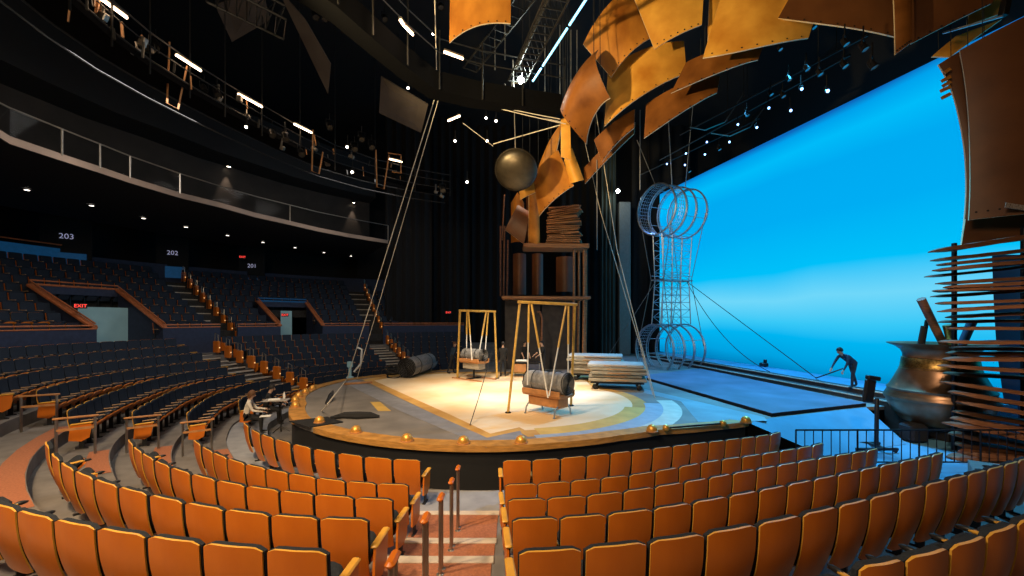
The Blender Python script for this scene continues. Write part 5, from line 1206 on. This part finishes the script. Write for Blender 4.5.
# dark fly bars
for i, (x0, y0, x1, y1, D0, D1) in enumerate(((660, 160, 850, 55, 29, 16), (680, 135, 868, 35, 27, 15), (640, 175, 760, 118, 31, 22))):
    a, b = at(x0, y0, D0), at(x1, y1, D1); t = thing('fly_bar', (a + b) / 2, 'dark pipe batten above the backdrop, %s' % ('lowest', 'topmost', 'farthest')[i], 'batten', 'battens above the backdrop')
    mb = MB(); mb.tube([a, b], .04, 6); mb.build('pipe', 'pipe', t)
    mb = MB()
    for f in (.1, .5, .9): q = a.lerp(b, f); mb.tube([q, Vector((q.x, q.y, 20))], .015, 4)
    mb.build('hanger', 'pipe', t)
bl = [(802, 89), (828, 91), (791, 110.5), (769, 108), (738, 124.5), (757, 127.5), (707, 142), (729.5, 142), (686, 153.5), (705, 154.5), (667, 164), (685, 165)]
for i, (x, y) in enumerate(bl):
    D = 15.5 + (802 - x) / 135 * 11; p = at(x, y, D)
    bright_lamp('blue_spotlight', p, Vector((-.15 * p.x, -p.y, CZ - p.z)), 'blue glowing spotlight above the backdrop, %s from the right' % ordn(1 + sorted(range(len(bl)), key=lambda q: -bl[q][0]).index(i)), 'blue spotlights above the backdrop', 'blue_glow', .055, .5)
for i, (x, y) in enumerate(((815, 28), (866, 50), (821, 75), (846, 67), (875, 68), (784, 97), (781, 50), (847, 45), (808, 70), (790, 80), (772, 95), (720, 150), (690, 172), (748, 116))):
    D = 15 + (802 - x) / 135 * 10; p = at(x, y, D)
    bright_lamp('blue_spotlight', p, Vector((.3, -.4, -1)), 'unlit spotlight above the backdrop, %s from the left' % ordn(1 + sorted((815, 866, 821, 846, 875, 784, 781, 847, 808, 790, 772, 720, 690, 748)).index(x)), 'unlit spotlights above the backdrop', 'steel', .085, .5)
for i, q in enumerate(([(690, 127), (705, 130), (725, 122), (743, 94)], [(711, 133), (730, 136), (750, 127), (764, 108)])):
    pts = [at(x, y, 22) for x, y in q]; mb = MB()
    P_ = []
    for k in range(13):
        f = k / 12 * 3; j = min(2, int(f)); w = f - j; w = w * w * (3 - 2 * w) if False else w; P_.append(pts[j].lerp(pts[j + 1], w))
    mb.tube(P_, .03, 6); tag(mb.build('power_cable', 'rail_metal'), 'looping grey power cable below the panels, %s' % ('left', 'right')[i], 'cable', 'looping power cables')
for i, (x, y0, y1) in enumerate(((545, 24, 98), (560, 25, 95), (571, 30, 95), (577, 30, 100), (505, 25, 60), (495, 28, 70), (640, 110, 190), (597, 160, 250))):
    mb = MB(); mb.tube([at(x, y0, 18.5), at(x, y1, 18.5)], .02, 5); tag(mb.build('rigging_cable', 'cable'), 'thin vertical rigging line beside the arch, %s from the left' % ordn(1 + sorted((545, 560, 571, 577, 505, 495, 640, 597)).index(x)), 'cable', 'thin vertical rigging lines')

# ------------------------------------------------------------------ people
def limb(p, l, ang_f, ang_s=0.): # direction: angle forward from straight down, sideways
    return p + Vector((math.sin(ang_s) * l, math.sin(ang_f) * l * math.cos(ang_s), -math.cos(ang_f) * math.cos(ang_s) * l))
def person(loc, yaw, label, torso=0., hip=.94, legs=((0, 0), (0, 0)), arms=((.1, .3), (.1, .3)), shirt='black_cloth', trousers='black_cloth', hair='hair_dark', head=0., side=.12, scale=1., hairlong=False, sleeves=True):
    t = thing('person', loc, label, 'person'); rotz = Matrix.Rotation(yaw, 3, 'Z'); W = lambda v: Vector(loc) + rotz @ (Vector(v) * scale)
    V = []; E = []; RAD = []; KIND = []
    def add(p, r, par, kind):
        V.append(Vector(p)); RAD.append(r); KIND.append(kind)
        if par is not None: E.append((par, len(V) - 1))
        return len(V) - 1
    tr_ = Matrix.Rotation(-torso, 3, 'X'); pel = Vector((0, 0, hip)); up = lambda x, y, z: pel + tr_ @ Vector((x, y, z))
    ip = add(pel, (.155, .115), None, 't'); iw = add(up(0, 0, .18), (.140, .105), ip, 's'); ic = add(up(0, .0, .36), (.165, .115), iw, 's'); iu = add(up(0, -.01, .48), (.10, .085), ic, 's'); inn = add(up(0, .0, .56), (.052, .055), iu, 'k')
    hr = Matrix.Rotation(-(torso * .6 + head), 3, 'X'); hb = up(0, .0, .58); hh = lambda x, y, z: hb + hr @ Vector((x, y, z))
    i1 = add(hh(0, .012, .07), (.072, .082), inn, 'k'); i2 = add(hh(0, .01, .15), (.076, .093), i1, 'k'); add(hh(0, .0, .215), (.05, .06), i2, 'k')
    joints = {}
    for sgn, (af, bend), (lf, kb) in ((-1, arms[0], legs[0]), (1, arms[1], legs[1])):
        sh = up(sgn * .185, 0, .44); i = add(sh, (.062, .062), ic, 's'); el = limb(sh, .29, af, sgn * side); i = add(el, (.043, .043), i, 's'); wr = limb(el, .25, af + bend, sgn * side * .3 - sgn * .12); i = add(wr, (.028, .030), i, 's' if sleeves else 'k'); 
        d = (wr - el).normalized(); i = add(wr + d * .085, (.020, .038), i, 'k'); joints[sgn] = (wr, d)
        hp = pel + Vector((sgn * .095, 0, -.03)); i = add(hp, (.092, .095), ip, 't'); kn = limb(hp, .43, lf, sgn * .04); i = add(kn, (.060, .062), i, 't'); an = limb(kn, .41, lf - kb, 0); i = add(an, (.040, .042), i, 't'); i = add(an + Vector((0, .02, -.045)), (.042, .035), i, 'f'); add(an + Vector((sgn * .02, .17, -.055)), (.036, .024), i, 'f')
    me = bpy.data.meshes.new('p'); me.from_pydata([tuple(v) for v in V], E, []); ob = bpy.data.objects.new('p', me); COL.objects.link(ob)
    sk = ob.modifiers.new('s', 'SKIN'); sk.use_smooth_shade = True; sd = ob.modifiers.new('u', 'SUBSURF'); sd.levels = sd.render_levels = 1
    for i, r in enumerate(RAD): me.skin_vertices[0].data[i].radius = r; me.skin_vertices[0].data[i].use_root = (i == 0)
    dg = bpy.context.evaluated_depsgraph_get(); dg.update(); ev = bpy.data.meshes.new_from_object(ob.evaluated_get(dg))
    mb = MB(); mats_ = [trousers, shirt, 'skin', 'shoe']; kk = {'t': 0, 's': 1, 'k': 2, 'f': 3}
    co = [v.co.copy() for v in ev.vertices]
    def seg(p, a, b):
        d = b - a; u_ = max(0, min(1, (p - a).dot(d) / max(1e-9, d.dot(d)))); return (p - a - d * u_).length
    mb.v = [W(v) for v in co]
    for pl_ in ev.polygons:
        c = sum((co[i] for i in pl_.vertices), Vector()) / len(pl_.vertices); best = min(E, key=lambda e: seg(c, V[e[0]], V[e[1]]) - .6 * min(RAD[e[1]]))
        mb.f.append(list(pl_.vertices)); mb.m.append(kk[KIND[best[1]]])
    bpy.data.objects.remove(ob); bpy.data.meshes.remove(me); bpy.data.meshes.remove(ev)
    mb.cur = 2
    hs = lambda c, r, sc: mb.add([W(hb + hr @ (Vector(c) + Vector((r * sc[0] * math.sin(PI * i / 6) * math.cos(2 * PI * j / 8), r * sc[1] * math.sin(PI * i / 6) * math.sin(2 * PI * j / 8), -r * sc[2] * math.cos(PI * i / 6))))) for i in range(7) for j in range(8)], [[i * 8 + j, i * 8 + (j + 1) % 8, i * 8 + 8 + (j + 1) % 8, i * 8 + 8 + j] for i in range(6) for j in range(8)])
    hs((0, .105, .105), .018, (.8, 1.2, 1.5)); hs((-.078, .0, .11), .022, (.5, 1, 1.5)); hs((.078, .0, .11), .022, (.5, 1, 1.5)); hs((0, .088, .06), .022, (1.2, .5, .35))
    for sgn in (-1, 1):
        wr, d = joints[sgn]; s_ = Vector((1, 0, 0)); s_ = (s_ - d * s_.dot(d)).normalized(); nn = d.cross(s_)
        for k, (o_, L_) in enumerate(((-.03, .072), (-.010, .082), (.010, .078), (.03, .062))):
            b_ = wr + d * .095 + s_ * o_; mb.tube([W(b_), W(b_ + d * L_ * .5 + nn * .006), W(b_ + d * L_ * .85 + nn * .028)], [.0095 * scale, .0085 * scale, .006 * scale], 6)
        b_ = wr + d * .05 - s_ * sgn * .026; mb.tube([W(b_), W(b_ + d * .03 - s_ * sgn * .028 + nn * .01), W(b_ + d * .062 - s_ * sgn * .034 + nn * .02)], [.011 * scale, .010 * scale, .007 * scale], 6)
    mb.build('body', mats_, t)
    mb = MB()
    for sgn in (-1, 1): mb.ball(W(hb + hr @ Vector((sgn * .032, .088, .125))), .011 * scale, n=6, m=5)
    mb.build('eyes', 'shoe', t)
    mb = MB(); vs = []; n_, m_ = 14, 9
    for i in range(m_ + 1):
        a_ = PI * i / m_ * (.60 if not hairlong else .72)
        for j in range(n_):
            b_ = 2 * PI * j / n_; front_ = max(0, math.sin(b_)); aa = a_ * (1 - .42 * front_); rr = .104
            x, y, z = rr * .92 * math.sin(aa) * math.cos(b_), rr * 1.12 * math.sin(aa) * math.sin(b_) - .008, rr * 1.25 * math.cos(aa)
            if hairlong and i == m_ and front_ == 0: z -= .07
            vs.append(W(hb + hr @ (Vector((0, 0, .128)) + Vector((x, y, z)))))
    mb.add(vs, [[i * n_ + j, (i + 1) * n_ + j, (i + 1) * n_ + (j + 1) % n_, i * n_ + (j + 1) % n_] for i in range(m_) for j in range(n_)]); mb.build('hair', hair, t)
    return t
UF = SZ + .352
cable([onz(816, 378, SZ + .38), at(829, 373.5, 15.7), at(843, 368.5, 15.55)], .022, 'dark line held in the hands of the bending person', 'black_rope')
person(onz(852.5, 387.5, UF), R(100), 'person in dark blue clothes bending on the backdrop floor holding a cable', torso=1.0, hip=.92, legs=((.28, .2), (-.34, .05)), arms=((.35, .15), (.55, .1)), shirt='blue_cloth', trousers='blue_cloth', head=-.1, scale=1.02)
person(onz(451.5, 373.5, SZ), R(-62), 'person in pale sleeveless top and dark trousers leaning left of rear frame', torso=.30, legs=((.25, .1), (-.3, .05)), arms=((.7, .5), (.9, .3)), shirt='blue_cloth', trousers='black_cloth', sleeves=False, hair='hair_brown', scale=.98)
person(onz(503, 376.5, SZ), R(5), 'person in black seen from behind standing right of the rear frame', legs=((.0, .0), (.04, .04)), arms=((.1, .25), (.15, .5)), hair='hair_dark', scale=1.)
person(onz(523, 371.5, SZ), R(200), 'person in black leaning over the prop cart', torso=.45, legs=((.1, .1), (-.1, .05)), arms=((.5, .2), (.6, .1)), hair='hair_dark', sleeves=False)
person(onz(543.5, 374, SZ), R(110), 'person in black standing right of the prop cart, arms reaching left', torso=.15, legs=((.1, .1), (-.1, .05)), arms=((.5, .5), (.6, .4)), sleeves=False)
# two seated people at the left of the stage
def sit(px, py, z, D, yaw, **kw):
    p = at(px, py, D); return person(Vector((p.x, p.y, z)), yaw, legs=((1.45, 1.5), (1.40, 1.35)), hip=.56, **kw)
sit(246, 420, FLOORZ[1], 13.7, R(-70), label='seated person in pale sweater with brown hair writing on a notepad', torso=.22, arms=((.55, .9), (.5, .9)), shirt='pale_cloth', trousers='black_cloth', hair='hair_brown', hairlong=True, head=.2)
sit(265, 415, FLOORZ[1], 15.0, R(-70), label='seated person in black with dark hair working at a music stand', torso=.30, arms=((.6, .8), (.6, .7)), shirt='black_cloth', trousers='black_cloth', hair='hair_dark', head=.15)
p = at(265.5, 416, 13.4); mb = MB(); mb.box(p, (.30, .24, .02), Matrix.Rotation(R(20), 3, 'Z'), .004); tag(mb.build('notepad', 'paper'), 'white notepad held by the person in the pale sweater', 'notepad')
c = at(281, 426, 13.9); c.z = FLOORZ[1]; t = thing('music_stand', c, 'black music stand with papers before the seated pair', 'stand')
mb = MB(); mb.tube([c, c + Vector((0, 0, 1.0))], .02, 6); mb.build('post', 'dark_metal', t)
for k in range(3):
    mb = MB(); a_ = 2 * PI * k / 3; mb.tube([c + Vector((0, 0, .18)), c + Vector((.28 * math.cos(a_), .28 * math.sin(a_), .015))], .016, 5); mb.build('leg', 'dark_metal', t)
mb = MB(); mb.box(c + Vector((-.15, 0, 1.02)), (.75, .45, .03), Matrix.Rotation(R(10), 3, 'Z'), .006); mb.build('desk', 'grey_cloth', t)
p = c + Vector((-.2, -.03, 1.05)); mb = MB(); mb.box(p, (.34, .26, .03), Matrix.Rotation(R(25), 3, 'Z'), .004); tag(mb.build('paper_stack', 'paper'), 'white papers lying on the music stand', 'papers')
mb = MB(); p = c + Vector((.05, .1, 1.04)); mb.lathe([(0, 0), (.035, 0), (.04, .02), (.04, .14), (.018, .19), (.018, .23), (0, .23)], p, 12); tag(mb.build('water_bottle', 'paper'), 'white bottle standing on the music stand', 'bottle')

# ------------------------------------------------------------------ light
w = bpy.data.worlds.new('w'); scene.world = w; w.use_nodes = True; w.node_tree.nodes['Background'].inputs[0].default_value = (.45, .42, .40, 1); w.node_tree.nodes['Background'].inputs[1].default_value = .012
def lamp(kind, loc, aim, e, col, size=1., spot=60, blend=.5, name='stage_and_fill_light'):
    L = bpy.data.lights.new(name, kind); L.energy = e; L.color = col
    if kind == 'AREA': L.size = size
    else: L.shadow_soft_size = size
    if kind == 'SPOT': L.spot_size = R(spot); L.spot_blend = blend
    o = bpy.data.objects.new(name, L); COL.objects.link(o); o.location = loc; o.rotation_euler = (Vector(aim) - Vector(loc)).to_track_quat('-Z', 'Y').to_euler(); return o
lamp('SPOT', (-3, 10, 15), (.0, 18.2, 1), 10500, (1., .80, .56), .35, 40, .7)
lamp('SPOT', (1, 24, 15), (.2, 18.2, 1), 9500, (1., .88, .70), .3, 30, .7)
lamp('SPOT', (-4, 6, 14), (-2.5, 12.5, 1), 3000, (1., .68, .38), .5, 60, .8)
lamp('AREA', (-4.5, -1.0, 10.5), (-4.0, 6.5, 1.0), 1150, (1., .78, .52), 2.5, name='house_light')
lamp('SPOT', (-7, 2.5, 12), (-5.0, 8, 1), 5600, (1., .72, .42), .4, 75, .9)
lamp('SPOT', (2.0, 0, 12), (1.2, 6.5, 1), 900, (1., .70, .40), .4, 50, .9)
lamp('AREA', (-11, 14, 11), (-15, 14, 2), 330, (.95, .92, .88), 4, name='house_light')
lamp('AREA', (-8, 24, 12), (-12, 27, 3), 260, (.95, .92, .88), 4, name='house_light')
lamp('SPOT', (-6, 7, 8.5), (3.0, 15.5, 15.5), 8500, (1., .74, .36), .2, 70, .5)
lamp('SPOT', (-2, 9, 6.5), (1.5, 19, 11.5), 1500, (1., .68, .32), .2, 50, .6)
lamp('SPOT', (3, 3, 10), (13, 10.5, 8), 700, (1., .66, .40), .4, 60, .8)
lamp('SPOT', (10, 20, 14), (8, 16, 1), 9500, (.09, .50, 1.), .4, 80, .7)
lamp('SPOT', (10.2, 15.5, 14), (9.6, 11.6, 1), 9000, (.06, .55, 1.), .4, 60, .7)
lamp('SPOT', (11.2, 23, 13), (13.2, 20, 1), 7000, (.05, .40, 1.), .4, 75, .7)
lamp('SPOT', (-2, 13, 10), (1, 21.8, 2), 1300, (1., .82, .62), .3, 36, .8)  # unseen warm fill added to bring out the workers
lamp('SPOT', (9, 29, 14), (8, 27, 1), 4500, (.2, .45, 1.), .4, 70, .7)
lamp('SPOT', (6, 5, 8), (12.3, 11.5, 1.8), 2200, (1., .72, .48), .3, 38, .8)  # unseen fill added at front left to brighten the pot
vs_ = scene.view_settings; vs_.view_transform = 'Standard'; vs_.look = 'None'; vs_.exposure = 0.; vs_.gamma = 1.
for o in bpy.data.objects:
    if '_w' in o: del o['_w']
